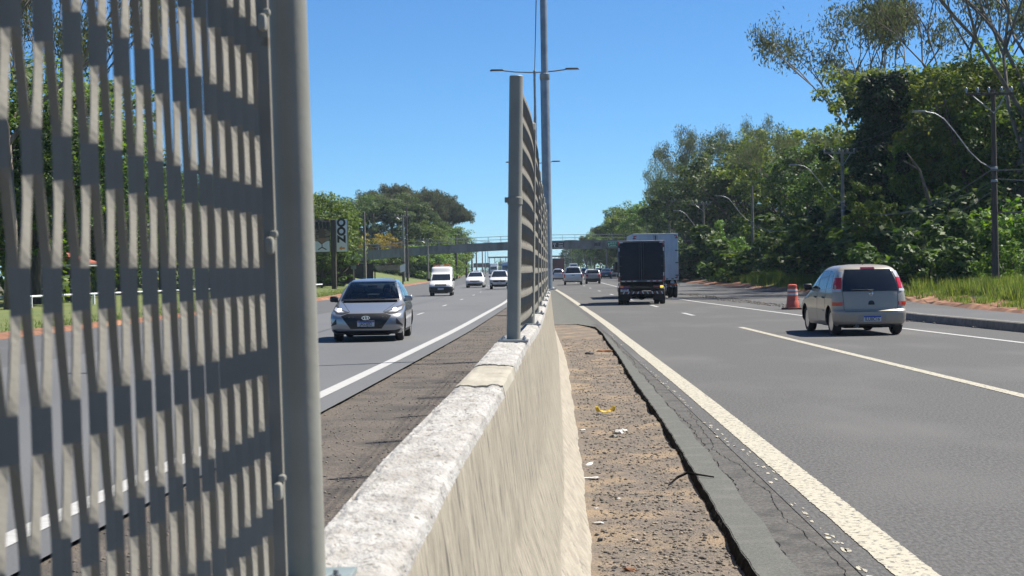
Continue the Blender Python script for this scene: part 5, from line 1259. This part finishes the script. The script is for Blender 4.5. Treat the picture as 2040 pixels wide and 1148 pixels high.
for s in (-1, 1):
    bm = bmesh.new(); box(bm, (s * .095, 0, .05), (.03, .09, .06), .008, rot=Matrix.Rotation(s * .4, 3, 'Y')); done(bm, 'folded_end', M_yell, yb, 30)
LT = [(1232, 862, M_paper, 'crumpled white paper in the middle of the verge', (.10, .07, .04)), (1222, 872, M_dark, 'dark lump beside the crumpled white paper', (.06, .05, .03)), (1243, 858, M_paper, 'small white scrap touching the crumpled paper', (.05, .05, .02)), (1176, 950, M_paper, 'torn white plastic by the barrier foot', (.05, .12, .015)),
      (1170, 926, M_paper, 'white strip of plastic against the barrier foot', (.09, .04, .01)), (1186, 1044, M_paper, 'long white scrap near the bottom of the barrier foot', (.06, .035, .012)), (1265, 1072, M_paper, 'pale flattened scrap low in the verge', (.035, .03, .006)), (1182, 1072, M_black, 'small black lump near the barrier foot', (.02, .025, .02)),
      (1256, 1138, M_leafb, 'curled brown dry leaf at the bottom of the verge', (.055, .035, .02)), (1180, 1017, M_paper, 'white fleck on the soil by the barrier', (.025, .02, .008)), (1232, 998, M_paper, 'thin white shred on the open soil', (.03, .03, .005)), (1205, 700, M_leafb, 'brown twiggy scrap far up the verge', (.2, .14, .05)),
      (1175, 705, M_dark, 'dark scrap far up the verge', (.12, .1, .04)), (1152, 855, M_paper, 'white scrap half under the barrier foot', (.05, .04, .015))]
for i, (u, v_, mt, lab, sz) in enumerate(LT):
    x, y = gxy(u, v_); blob('litter_scrap', max(x, FOOT(y) + .02), y, mt, lab, 'litter', sz, i)
x0, y0 = gxy(1332, 968); x1, y1 = gxy(1370, 955, -.02); x2, y2 = gxy(1422, 951, .01)
bm = bmesh.new(); tube(bm, [(x0, y0, soil_z(x0, y0) + .02), ((x0 + x1) / 2, (y0 + y1) / 2 + .05, .0), (x1, y1, .03), (x2, y2, .012)], [.006, .011, .010, .006], 6)
tag(done(bm, 'stick', M_bitumen, smooth=60), 'thin black stick lying across the broken pavement edge', 'stick')

# ------------------------------------------------------------------ vegetation
LEAF = {
 'dark': leafmat('leaf_dark', [(0.022, 0.0484, 0.0123), (0.0422, 0.081, 0.0176), (0.0704, 0.119, 0.0264), (0.106, 0.15, 0.0396)], .42),
 'mid': leafmat('leaf_mid', [(0.0312, 0.078, 0.0125), (0.0676, 0.135, 0.0229), (0.114, 0.187, 0.0312), (0.156, 0.218, 0.0468)], .45),
 'light': leafmat('leaf_light', [(0.0552, 0.11, 0.0184), (0.092, 0.166, 0.0276), (0.129, 0.202, 0.0414)], .42),
 'euc': leafmat('leaf_olive', [(.05, .075, .028), (.085, .12, .042), (.12, .15, .058), (.095, .09, .055)], .42),
 'olive': leafmat('leaf_dusty_olive', [(.05, .065, .03), (.08, .10, .045), (.115, .13, .06), (.10, .095, .055)], .4),
 'yellow': leafmat('leaf_yellow', [(0.096, 0.112, 0.016), (0.24, 0.176, 0.016), (0.336, 0.224, 0.024), (0.104, 0.12, 0.024)], .4),
 'feather': leafmat('leaf_feather', [(0.07, 0.115, 0.02), (0.12, 0.17, 0.032), (0.17, 0.2, 0.05)], .5),
 'ivy': leafmat('leaf_ivy', [(0.0096, 0.0256, 0.0064), (0.02, 0.044, 0.0096), (0.04, 0.072, 0.016)], .2)}
def leaves(rg, C, Rr, per, size, asp=.55, droop=0, flat=.7, shell=.45):
    """diamond leaves in clumps: C (n,3) centres, Rr (n,) radii"""
    n = len(C); N = n * per
    c = np.repeat(C, per, 0); r = np.repeat(Rr, per)[:, None]
    d = rg.normal(size=(N, 3)); d /= np.linalg.norm(d, axis=1, keepdims=True)
    rad = (shell + (1 - shell) * rg.random((N, 1)) ** .6)
    p = c + d * rad * r * np.array([1, 1, flat])
    nrm = d * .55 + np.array([0, 0, .75]) + rg.normal(size=(N, 3)) * .5
    if droop: nrm = rg.normal(size=(N, 3)); nrm[:, 2] *= .25
    nrm /= np.linalg.norm(nrm, axis=1, keepdims=True)
    t = rg.normal(size=(N, 3)); t[:, 2] -= droop
    t -= nrm * (t * nrm).sum(1, keepdims=True); t /= np.linalg.norm(t, axis=1, keepdims=True)
    b = np.cross(nrm, t); s = size * (.6 + .8 * rg.random((N, 1)))
    q = np.stack([p - t * s * .5, p + b * s * asp * .5 - t * s * .05, p + t * s * .5, p - b * s * asp * .5 - t * s * .05], 1).reshape(-1, 3)
    return q, np.arange(N * 4).reshape(-1, 4)
def limbs(bm, rg, base, tips, r0, fork, seg=4):
    for tp in tips:
        b = Vector(base); e = Vector(tp); mid = b.lerp(e, .5) + Vector((rg.normal() * .25, rg.normal() * .25, (e - b).length * .10))
        pts = [b, b.lerp(mid, .5), mid, mid.lerp(e, .55), e]; tube(bm, pts, [r0, r0 * .8, r0 * .6, r0 * .4, r0 * .15], 5, cap=False)
TREES = {}
def make_tree(key, kind, h, seed, leaf, bark=None, wide=.33, low=.25, per=None, nc=None, size=None):
    rg = np.random.default_rng(seed); bm = bmesh.new()
    if kind == 'dense':
        R_ = h * wide; zc = h * (low + (1 - low) * .5); rz = h * (1 - low) * .5
        lobes = [((0, 0, zc), (R_ * .8, R_ * .8, rz * .9))]
        for k in range(8):
            a = k * 2.4 + rg.random(); q = R_ * (.45 + .35 * rg.random()); lobes.append(((q * math.cos(a), q * math.sin(a), zc + rz * rg.uniform(-.6, .72)), (R_ * rg.uniform(.35, .55),) * 2 + (rz * rg.uniform(.28, .45),)))
        nc = nc or 210; C = []
        while len(C) < nc:
            L_ = lobes[0] if rg.random() < .3 else lobes[1 + int(rg.random() * 8)]
            d = rg.normal(size=3); d /= np.linalg.norm(d); k = .75 + .3 * rg.random()
            p = np.array(L_[0]) + d * np.array(L_[1]) * k
            if p[2] > h * low * .7: C.append(p)
        C = np.array(C); Rr = h * rg.uniform(.040, .085, nc)
        q, f = leaves(rg, C, Rr, per or 95, size or h * .020, .6, flat=.6)
        tube(bm, [(0, 0, -.3), (.1, .05, h * .2), (0, .1, h * .45)], [h * .022, h * .017, h * .012], 8)
        limbs(bm, rg, (0, .05, h * .22), C[:16], h * .010, 0); tips = C
    elif kind == 'euc':
        # slender trunk that forks, ascending limbs, small drooping clumps
        tr = [Vector((0, 0, -.3)), Vector((h * .01, 0, h * .2)), Vector((-h * .01, h * .01, h * .4))]; tube(bm, tr, [h * .014, h * .011, h * .009], 8)
        C = []
        def grow(p, d, L_, r, dep):
            m_ = p + d * L_ * .5 + Vector((rg.normal(), rg.normal(), 0)) * L_ * .05; e = p + d * L_ + Vector((rg.normal(), rg.normal(), .3)) * L_ * .06
            tube(bm, [p, m_, e], [r, r * .8, r * .62], 5, cap=False)
            if dep >= 3:
                C.append(np.array(e)); C.append(np.array(m_.lerp(e, .5) + Vector(rg.normal(size=3)) * .4)); C.append(np.array(m_ + Vector(rg.normal(size=3)) * .5)); return
            if dep >= 2: C.append(np.array(e))
            for k in range(3 if dep < 3 else 2):
                a = rg.uniform(0, 6.28); sp = rg.uniform(.25, .62); nd = (d + Vector((math.cos(a), math.sin(a), rg.uniform(-.05, .35))) * sp).normalized(); nd.z = max(nd.z, .12); nd.normalize()
                grow(e, nd, L_ * rg.uniform(.58, .82), r * .6, dep + 1)
        n0 = 4
        for k in range(n0):
            a = k * 6.28 / n0 + rg.random(); st = tr[1].lerp(tr[2], rg.uniform(.1, 1)); sp = rg.uniform(.22, .6) * wide / .3
            grow(st, Vector((math.cos(a) * sp, math.sin(a) * sp, 1)).normalized(), h * rg.uniform(.20, .27), h * .0058, 0)
        C = np.array(C); top = C[:, 2].max(); sc = h * .97 / top
        for v in bm.verts: v.co.z *= sc
        C[:, 2] *= sc; Rr = h * rg.uniform(.028, .062, len(C))
        q, f = leaves(rg, C, Rr, per or 32, size or .30, .26, droop=1.4, flat=1.1, shell=.1)
    elif kind == 'umbrella':
        C = []; tube(bm, [(0, 0, -.3), (0, 0, h * .6), (0, 0, h * .93)], [h * .02, h * .015, h * .008], 8)
        for k in range(nc or 46):
            z = h * rg.uniform(.42, .97); t = (z / h - .42) / .55; Rm = h * wide * (1.0 - .55 * t ** 2); a = rg.uniform(0, 6.28); q_ = Rm * rg.uniform(.5, 1); p = np.array([q_ * math.cos(a), q_ * math.sin(a), z]); C.append(p)
            tube(bm, [(0, 0, z - q_ * .25), tuple(p)], [h * .005, h * .002], 4, cap=False)
        C = np.array(C); Rr = h * rg.uniform(.06, .095, len(C)); q, f = leaves(rg, C, Rr, per or 330, size or h * .020, .4, flat=.55, shell=.55)
    elif kind == 'bush':
        nc = nc or 60; C = rg.normal(size=(nc, 3)); C /= np.linalg.norm(C, axis=1, keepdims=True); C *= (.35 + .6 * rg.random((nc, 1)) ** .5)
        C[:, 2] = np.abs(C[:, 2]); C = C * np.array([h * wide * 1.6, h * wide * 1.6, h * .85]); C[:, 2] += h * .06; C += rg.normal(size=C.shape) * h * .05
        Rr = h * rg.uniform(.09, .17, nc); q, f = leaves(rg, C, Rr, per or 110, size or .2, .6, flat=.75)
        limbs(bm, rg, (0, 0, -.1), C[:9], h * .02, 0)
    bm.normal_update(); me = bpy.data.meshes.new('trunk'); bm.to_mesh(me); bm.free(); me.shade_smooth(); me.materials.append(bark or M_bark)
    ml = npmesh('crown', q, f); ml.materials.append(LEAF[leaf]); TREES[key] = (me, ml, h)
def tree(key, x, y, h, label, name='tree', group=None, cat='tree', sxy=1.0, rz=None, z=0.0):
    me, ml, h0 = TREES[key]; s = h / h0; t = empty(name, (x, y, z), 0, label, cat, group)
    t.rotation_euler.z = rnd.uniform(0, 6.28) if rz is None else rz; t.scale = (s * sxy, s * sxy, s)
    for nm, m_ in (('trunk', me), ('crown', ml)):
        o = link(bpy.data.objects.new(nm, m_)); o.parent = t
    return t
make_tree('d0', 'dense', 13, 1, 'dark', wide=.40, low=.10)
make_tree('d1', 'dense', 13, 2, 'dark', wide=.36, low=.16)
make_tree('d2', 'dense', 12, 3, 'mid', wide=.42, low=.14)
make_tree('d3', 'dense', 12, 4, 'feather', wide=.44, low=.34, nc=150, per=90)
make_tree('e0', 'euc', 20, 5, 'euc', M_bark_p, wide=.36)
make_tree('e1', 'euc', 20, 6, 'euc', M_bark_p, wide=.28)
make_tree('e2', 'euc', 22, 7, 'euc', M_bark_p, wide=.46)
make_tree('eo', 'euc', 16, 8, 'olive', M_bark_p, wide=.40, per=90, size=.42)
make_tree('u0', 'umbrella', 12, 9, 'dark', wide=.36)
make_tree('b0', 'bush', 4, 10, 'mid', wide=.36)
make_tree('b1', 'bush', 4, 11, 'light', wide=.40)
make_tree('b2', 'bush', 3, 12, 'dark', wide=.5)
make_tree('y0', 'dense', 7, 13, 'yellow', wide=.5, low=.2, nc=130, per=80)
make_tree('l0', 'dense', 6, 14, 'light', wide=.42, low=.04, nc=140, per=90, size=.20)

GR, GF = 'trees of the wood along the right verge', 'far trees beyond the footbridge at the right'
RT = [ # key, pixel column, distance, height, label, width factor
 ('e2', 2035, 80, 23.5, 'tall pale-trunked eucalyptus with spreading limbs at the right edge above the nearest pole', 1.0),
 ('e0', 1735, 116, 20.8, 'sparse eucalyptus standing out against the sky left of the vine-covered trunk', 1.05),
 ('e1', 1600, 140, 13.5, 'slimmer eucalyptus leaning out left of the sparse tall one', 1.2),
 ('e2', 1960, 98, 24, 'broad eucalyptus whose crown runs out of the top of the picture', .8),
 ('e1', 2110, 84, 24, 'eucalyptus just outside the right edge, its leaves hanging into the corner', 1.1),
 ('e1', 1400, 205, 19.5, 'thin eucalyptus top poking out above the dark rounded trees', .8),
 ('e0', 1345, 215, 16, 'eucalyptus with open leaning branches at the left end of the dark trees', .8),
 ('e1', 1510, 185, 18.5, 'single bare-topped tree tip above the rounded tree', .45),
 ('d0', 1375, 206, 15.4, 'dark rounded tree behind the white truck, left end of the near wood', 1.0),
 ('d0', 1440, 178, 15.4, 'broad dark rounded tree behind the red-footed pole', 1.1),
 ('d1', 1500, 165, 14.3, 'dark tree behind the third pole', 1.15),
 ('d3', 1580, 150, 13.8, 'pale olive feathery tree in front of the sparse eucalyptus', 1.05),
 ('d1', 1640, 137, 12.4, 'dark tree left of the pole behind the champagne car', 1.1),
 ('d0', 1720, 122, 12.3, 'dark dense tree behind the champagne car', 1.0),
 ('d2', 1800, 110, 11.8, 'mid-green tree above the champagne car, right of its pole', 1.0),
 ('d2', 1925, 94, 14.2, 'tall fresh green tree rising behind the crossarm of the nearest pole', .9),
 ('d2', 2015, 90, 13.6, 'tall fresh green tree at the right edge under the spreading eucalyptus', 1.0),
 ('d3', 1815, 106, 14.2, 'tall feathery tree directly right of the vine-covered trunk', .9),
 ('d3', 1872, 98, 12.6, 'light feathery tree spreading over the lamp arm of the nearest pole', .95),
 ('d2', 1890, 100, 11.6, 'mid-green tree behind the nearest lamp arm', 1.0),
 ('d3', 1950, 88, 12.0, 'light feathery tree directly behind the nearest pole', .9),
 ('d1', 1980, 92, 10.5, 'dark tree behind the nearest pole', .9),
 ('d2', 2060, 84, 10.5, 'mid-green tree at the right edge behind the tall grass', 1.0),
 ('d0', 2150, 80, 12, 'dark tree just beyond the right edge of the picture', 1.0),
 ('d1', 1560, 170, 14.0, 'dark tree filling the gap behind the pale olive feathery tree', 1.2),
 ('d0', 1330, 245, 15.2, 'dark tree above the white truck roof', .9),
]
for k, u, y, h, lab, w in RT:
    y *= 1.17; h = (h - 1.65) * 1.17 + 1.65
    tree(k, max(px(u, y), RE(y) + 5), y, h, lab, 'eucalyptus_tree' if k[0] == 'e' else 'broadleaf_tree', GR, 'tree', w)
for i, (u, y, h, k) in enumerate(((1305, 275, 13.2, 'd2'), (1275, 285, 11.8, 'd3'), (1262, 300, 13.8, 'd2'), (1240, 330, 12.4, 'eo'), (1215, 350, 11.5, 'd2'), (1196, 390, 11.4, 'eo'), (1180, 410, 10.2, 'd1'), (1166, 450, 10.4, 'd2'), (1152, 500, 10, 'd1'), (1140, 570, 10.5, 'd0'), (1290, 265, 9, 'd1'), (1235, 300, 8, 'd1'), (1205, 345, 8, 'd0'), (1250, 275, 7.5, 'd0'))):
    tree(k, max(px(u, y), RE(y) + 2.5), y, h, 'small distant tree of the row that runs down to the far covered footbridge', 'distant_tree', GF)
GS = 'shrubs at the foot of the right wood'
for k, u, y, h, lab, w in (
 ('l0', 1745, 93, 5.7, 'bright green leafy young tree just right of the pole behind the champagne car', .8), ('l0', 1725, 103, 3.8, 'bright green shrub low beside the pole behind the champagne car', 1.0),
 ('b2', 1838, 80, 4.4, 'dark rounded bush above the champagne car roof', 1.1), ('b0', 1790, 84, 2.2, 'low leafy shrub right of the champagne car rear window', 1.2), ('b0', 1905, 78, 2.6, 'leafy shrub between the dark bush and the nearest pole', 1.0), ('b1', 2015, 72, 2.9, 'large-leaved bright shrub right of the nearest pole', 1.0), ('b0', 2050, 78, 5.2, 'tall leafy shrub at the right edge', 1.0),
 ('b2', 1960, 84, 5.5, 'dark tall shrub behind the nearest pole', 1.0), ('b0', 1595, 134, 4.6, 'leafy shrub above the traffic drum', 1.2), ('b2', 1550, 152, 4.2, 'dark shrub left of the traffic drum', 1.3), ('b1', 1448, 150, 5.5, 'pale green shrub in the gap between two poles', .7), ('b2', 1400, 176, 4.4, 'dark shrub behind the red-footed pole', 1.4), ('b2', 1365, 190, 4.6, 'dark shrub right of the white truck', 1.3),
 ('b2', 1640, 112, 5.0, 'dark shrub directly left of the champagne car', 1.2), ('b0', 1510, 156, 6.8, 'leafy tall shrub behind the third pole', 1.0), ('b2', 1885, 92, 6.5, 'dark thicket behind the leafy shrubs', 1.2), ('b2', 1760, 104, 6.5, 'dark thicket behind the bright young tree', 1.3), ('b2', 1560, 140, 6.5, 'dark thicket behind the traffic drum', 1.3), ('b2', 1440, 170, 6.5, 'dark thicket behind the pale shrub', 1.3)):
    tree(k, max(px(u, y), RE(y) + 1.6), y, h, lab, 'shrub', GS, 'shrub', w)

# trunk smothered by creeper, with hanging curtains of leaves
def creeper():
    rg = np.random.default_rng(31); t = empty('vine_covered_tree', (px(1735, 104), 104, 0), 0, 'dark column of creeper smothering a tree trunk above the champagne car', 'tree', GR)
    bm = bmesh.new(); tube(bm, [(0, 0, -.2), (.1, 0, 6), (.3, 0, 13)], [.35, .28, .15], 8); done(bm, 'trunk', M_bark, t, 50)
    C = []
    for k in range(150):
        z = rg.uniform(1, 13.2); w = 1.0 + (.5 if 11 < z else 0) + (1.6 if z < 8.5 else 0); C.append((rg.normal() * .45 * w + .2 - (.6 if z < 8.5 else 0), rg.normal() * .5 * w, z))
    for k in range(26): C.append((1.2 + rg.normal() * .4, rg.normal() * .5, rg.uniform(10, 13)))
    C = np.array(C); q, f = leaves(rg, C, rg.uniform(.4, .75, len(C)), 150, .24, .75, flat=.9, shell=.6, droop=.0); ml = npmesh('crown', q, f); mobj('crown', ml, LEAF['ivy'], t)
creeper()
# leaning pale branches among the foliage
for i, (p, r_, lab) in enumerate((([(px(1850, 84), 84, 4.6), (px(1822, 84), 83, 6.2), (px(1790, 84), 82, 7.0)], .09, 'pale dead branch slanting out of the dark bush'),)):
    bm = bmesh.new(); tube(bm, [p[0], p[1], p[2]], [r_, r_ * .7, r_ * .3], 6); tube(bm, [p[1], tuple(np.array(p[1]) + np.array((-.8, 0, .5)))], [r_ * .5, r_ * .2], 5); tag(done(bm, 'dead_branch', M_bark_p, smooth=50), lab, 'branch')

# left side
GLW = 'trees of the wood along the left carriageway'
for k, u, y, h, lab, w, nm in (
 ('d2', 630, 168, 10.4, 'green tree rising behind the animal photo panel', 1.1, 'broadleaf_tree'), ('d1', 690, 282, 13.6, 'dark green tree behind the ZOO sign', 1.0, 'broadleaf_tree'), ('d2', 605, 160, 11, 'green tree hidden behind the near fence post', 1.1, 'broadleaf_tree'),
 ('y0', 724, 276, 8.9, 'yellow-flowering tree right of the ZOO sign', 1.15, 'flowering_tree'), ('y0', 750, 280, 8.2, 'smaller yellow-tinged tree behind the white pole', 1.0, 'flowering_tree'), ('l0', 668, 160, 4.4, 'light green bushy tree under the ZOO sign', 1.2, 'broadleaf_tree'), ('l0', 640, 158, 4.0, 'light green bush left of the ZOO sign post', 1.2, 'broadleaf_tree'),
 ('u0', 712, 280, 14.3, 'dark clumped conifer behind the yellow tree', 1.1, 'conifer_tree'), ('u0', 745, 284, 14.8, 'dark clumped conifer right of the white pole', 1.1, 'conifer_tree'), ('u0', 782, 288, 15.2, 'tallest dark clumped conifer of the left wood', 1.15, 'conifer_tree'), ('u0', 815, 292, 14.6, 'dark clumped conifer behind the tall dark pole', 1.1, 'conifer_tree'), ('u0', 846, 298, 12.8, 'dark clumped conifer at the right end of the conifers', 1.1, 'conifer_tree'),
 ('eo', 770, 332, 18.0, 'olive eucalyptus forming the left shoulder of the high dome', 1.1, 'eucalyptus_tree'), ('eo', 800, 336, 19.0, 'olive eucalyptus at the top of the high dome', 1.2, 'eucalyptus_tree'), ('eo', 828, 340, 19.1, 'olive eucalyptus right of the top of the high dome', 1.2, 'eucalyptus_tree'), ('eo', 852, 346, 18.0, 'olive eucalyptus on the right shoulder of the high dome', 1.2, 'eucalyptus_tree'), ('eo', 876, 352, 15.0, 'olive eucalyptus at the right end of the high dome', .66, 'eucalyptus_tree'),
 ('d2', 892, 362, 13, 'green tree filling the right foot of the olive dome', 1.1, 'broadleaf_tree'), ('d2', 905, 405, 12.2, 'far green tree right of the olive dome foot', 1.1, 'broadleaf_tree'), ('d1', 872, 330, 11.5, 'dark green tree under the right shoulder of the olive dome', 1.1, 'broadleaf_tree'),
 ('d2', 858, 300, 10.6, 'bright tree spilling over below the olive dome', 1.1, 'broadleaf_tree'), ('d2', 836, 290, 10.6, 'bright green tree above the footbridge beam', 1.1, 'broadleaf_tree'), ('d2', 885, 310, 9.2, 'bright green tree right of the dome foot', 1.0, 'broadleaf_tree'), ('e1', 917, 350, 10.6, 'thin far eucalyptus right of the olive dome', 1.0, 'eucalyptus_tree'), ('e1', 930, 410, 9.5, 'small thin eucalyptus beyond the embankment poles', 1.0, 'eucalyptus_tree')):
    tree(k, min(px(u, y), LE(y) - 2.5), y, h, lab, nm, GLW, 'tree', w)
for i, (u, y, h, k) in enumerate(((740, 232, 4, 'b0'), (775, 240, 4.2, 'b1'), (800, 248, 4.6, 'b0'), (830, 252, 4.8, 'b1'), (850, 258, 5.0, 'b0'), (868, 268, 5.2, 'b1'), (884, 280, 5.6, 'b0'), (898, 300, 5.8, 'b1'), (908, 325, 5.6, 'b0'), (917, 350, 5.6, 'b1'), (925, 380, 5.4, 'b0'), (933, 420, 5.2, 'b1'), (941, 460, 5, 'b0'), (949, 520, 5, 'b1'), (822, 262, 7, 'b0'), (862, 284, 7.2, 'b0'), (895, 330, 8, 'b0'), (765, 246, 5.6, 'b0'), (790, 252, 6.5, 'b1'))):
    h *= max(1, 273 / y); y = max(y, 273 + i)
    tree(k, min(px(u, y), LE(y) - 2.2), y, h, 'sunlit green bush on the embankment beneath the footbridge', 'shrub', 'sunlit bushes on the left embankment', 'shrub', 1.25, z=.4)
for k, u, y, h, lab, w in (('e2', 10, 74, 22, 'tall tree at the left edge seen between the fence strands', 1.0), ('d2', 60, 84, 13, 'green tree behind the red-roofed kiosk', 1.2), ('e0', 90, 92, 20, 'slim tall tree right of the left edge between strands', 1.0), ('d1', 150, 100, 12, 'dark tree right of the kiosk behind the fence panel', 1.1), ('d2', 235, 112, 10.5, 'green tree glimpsed left of the panel middle', 1.1), ('d1', 320, 120, 10, 'dark tree behind the panel middle', 1.1), ('d2', 410, 132, 10.4, 'green tree behind the right half of the panel', 1.1), ('d1', 500, 142, 10.4, 'dark tree behind the panel right edge', 1.1), ('d0', -60, 78, 14, 'dark tree outside the left edge of the picture', 1.0)):
    tree(k, min(px(u, y), LE(y) - 3), y, h, lab, 'eucalyptus_tree' if k[0] == 'e' else 'broadleaf_tree', GLW, 'tree', w)

# woods behind, too dense to count
def mass(name, pts, leaf, label, seed, per=170, size=.5, r=(1.6, 3.0)):
    rg = np.random.default_rng(seed); C = np.array(pts); q, f = leaves(rg, C, rg.uniform(*r, len(C)), per, size, .6, flat=.8, shell=.35)
    tag(mobj(name, npmesh(name, q, f), LEAF[leaf]), label, kind='stuff')
rg = np.random.default_rng(77); P = []
for k in range(300):
    y = rg.uniform(70, 330); P.append((RE(y) + rg.uniform(15, 32), y, rg.uniform(.8, 8.5)))
mass('forest', P, 'dark', 'dark thick wood behind the right-hand trees', 1)
P = []
for k in range(150):
    y = rg.uniform(150, 420); P.append((LE(y) - rg.uniform(12, 34), y, rg.uniform(1, 8.0)))
for k in range(110):
    y = rg.uniform(70, 150); P.append((LE(y) - rg.uniform(13, 34), y, rg.uniform(.8, 8)))
mass('forest', P, 'mid', 'thick wood behind the left-hand trees', 2)
P = []
for k in range(120):
    s = 1 if k % 2 else -1; y = rg.uniform(560, 1100); P.append(((RE(y) + rg.uniform(6, 90)) if s > 0 else (LE(y) - rg.uniform(8, 90)), y, rg.uniform(.5, 6)))
mass('forest', P, 'dark', 'low far woods along the horizon', 3, 150, 1.0, (2.5, 5))

# grass
def blades(name, n, fx, y0, y1, zf, h, w, mat, seed, label, ypow=1.0, clump=.6, thresh=-.15):
    rg = np.random.default_rng(seed); V = np.zeros((n, 3, 3)); i = 0
    while i < n:
        y = y0 + (y1 - y0) * rg.random() ** ypow; a, b = fx(y); x = a + (b - a) * rg.random(); k = nz(x, y, clump, seed)
        if k < thresh + rg.random() * .35 - .1: continue
        z = zf(x, y) - .03; hh = h * (.45 + .55 * rg.random()) * (.75 + .6 * max(0, k)); an = rg.random() * 6.28; dx, dy = math.cos(an), math.sin(an); le = hh * rg.uniform(.1, .55)
        V[i] = ((x - dy * w, y + dx * w, z), (x + dy * w, y - dx * w, z), (x + dx * le, y + dy * le, z + hh)); i += 1
    o = mobj(name, npmesh(name, V.reshape(-1, 3), np.arange(n * 3).reshape(-1, 3)), mat); return tag(o, label, kind='stuff')
LG = leafmat('grass_blade', [(0.0576, 0.102, 0.0192), (0.096, 0.147, 0.0288), (0.134, 0.179, 0.0448), (0.173, 0.179, 0.064)], .5)
LGs = leafmat('turf_blade', [(0.072, 0.12, 0.024), (0.112, 0.168, 0.032), (0.176, 0.192, 0.04)], .4)
blades('tall_grass', 85000, lambda y: (RE(y) + 1.5 + .8 * nz(2, y, .25), RE(y) + 8), 36, 150, verge_z, .95, .024, LG, 5, 'tall seeding grass along the right verge below the wood', 1.5)
blades('tall_grass', 7000, lambda y: (RE(y) + .5, RE(y) + 2.2), 40, 120, verge_z, .35, .018, LG, 6, 'short tufts of grass at the edge of the red dirt', 1.3, .9, .12)
def lv_z(x, y): return .03 + .05 * nz(x, y, .4)
blades('grass', 30000, lambda y: (LE(y) - 9, LE(y) - .7), 38, 190, lv_z, .22, .02, LGs, 7, 'bright short grass of the left verge', 1.2, .8, -.6)
# fallen twigs and weeds along the left dirt kerb are left to the grass above

# ------------------------------------------------------------------ thin summer haze
hz = bpy.data.materials.new('haze'); hz.use_nodes = True; t_ = hz.node_tree
for n in list(t_.nodes): t_.nodes.remove(n)
ou = t_.nodes.new('ShaderNodeOutputMaterial'); pv = t_.nodes.new('ShaderNodeVolumePrincipled')
pv.inputs['Color'].default_value = (.66, .83, 1, 1); pv.inputs['Density'].default_value = .00014; pv.inputs['Anisotropy'].default_value = .2
t_.links.new(pv.outputs[0], ou.inputs['Volume'])
bm = bmesh.new(); box(bm, (0, 1270, 14.5), (900, 2740, 32)); tag(done(bm, 'haze', hz), 'thin bluish summer haze over the far road', kind='stuff')
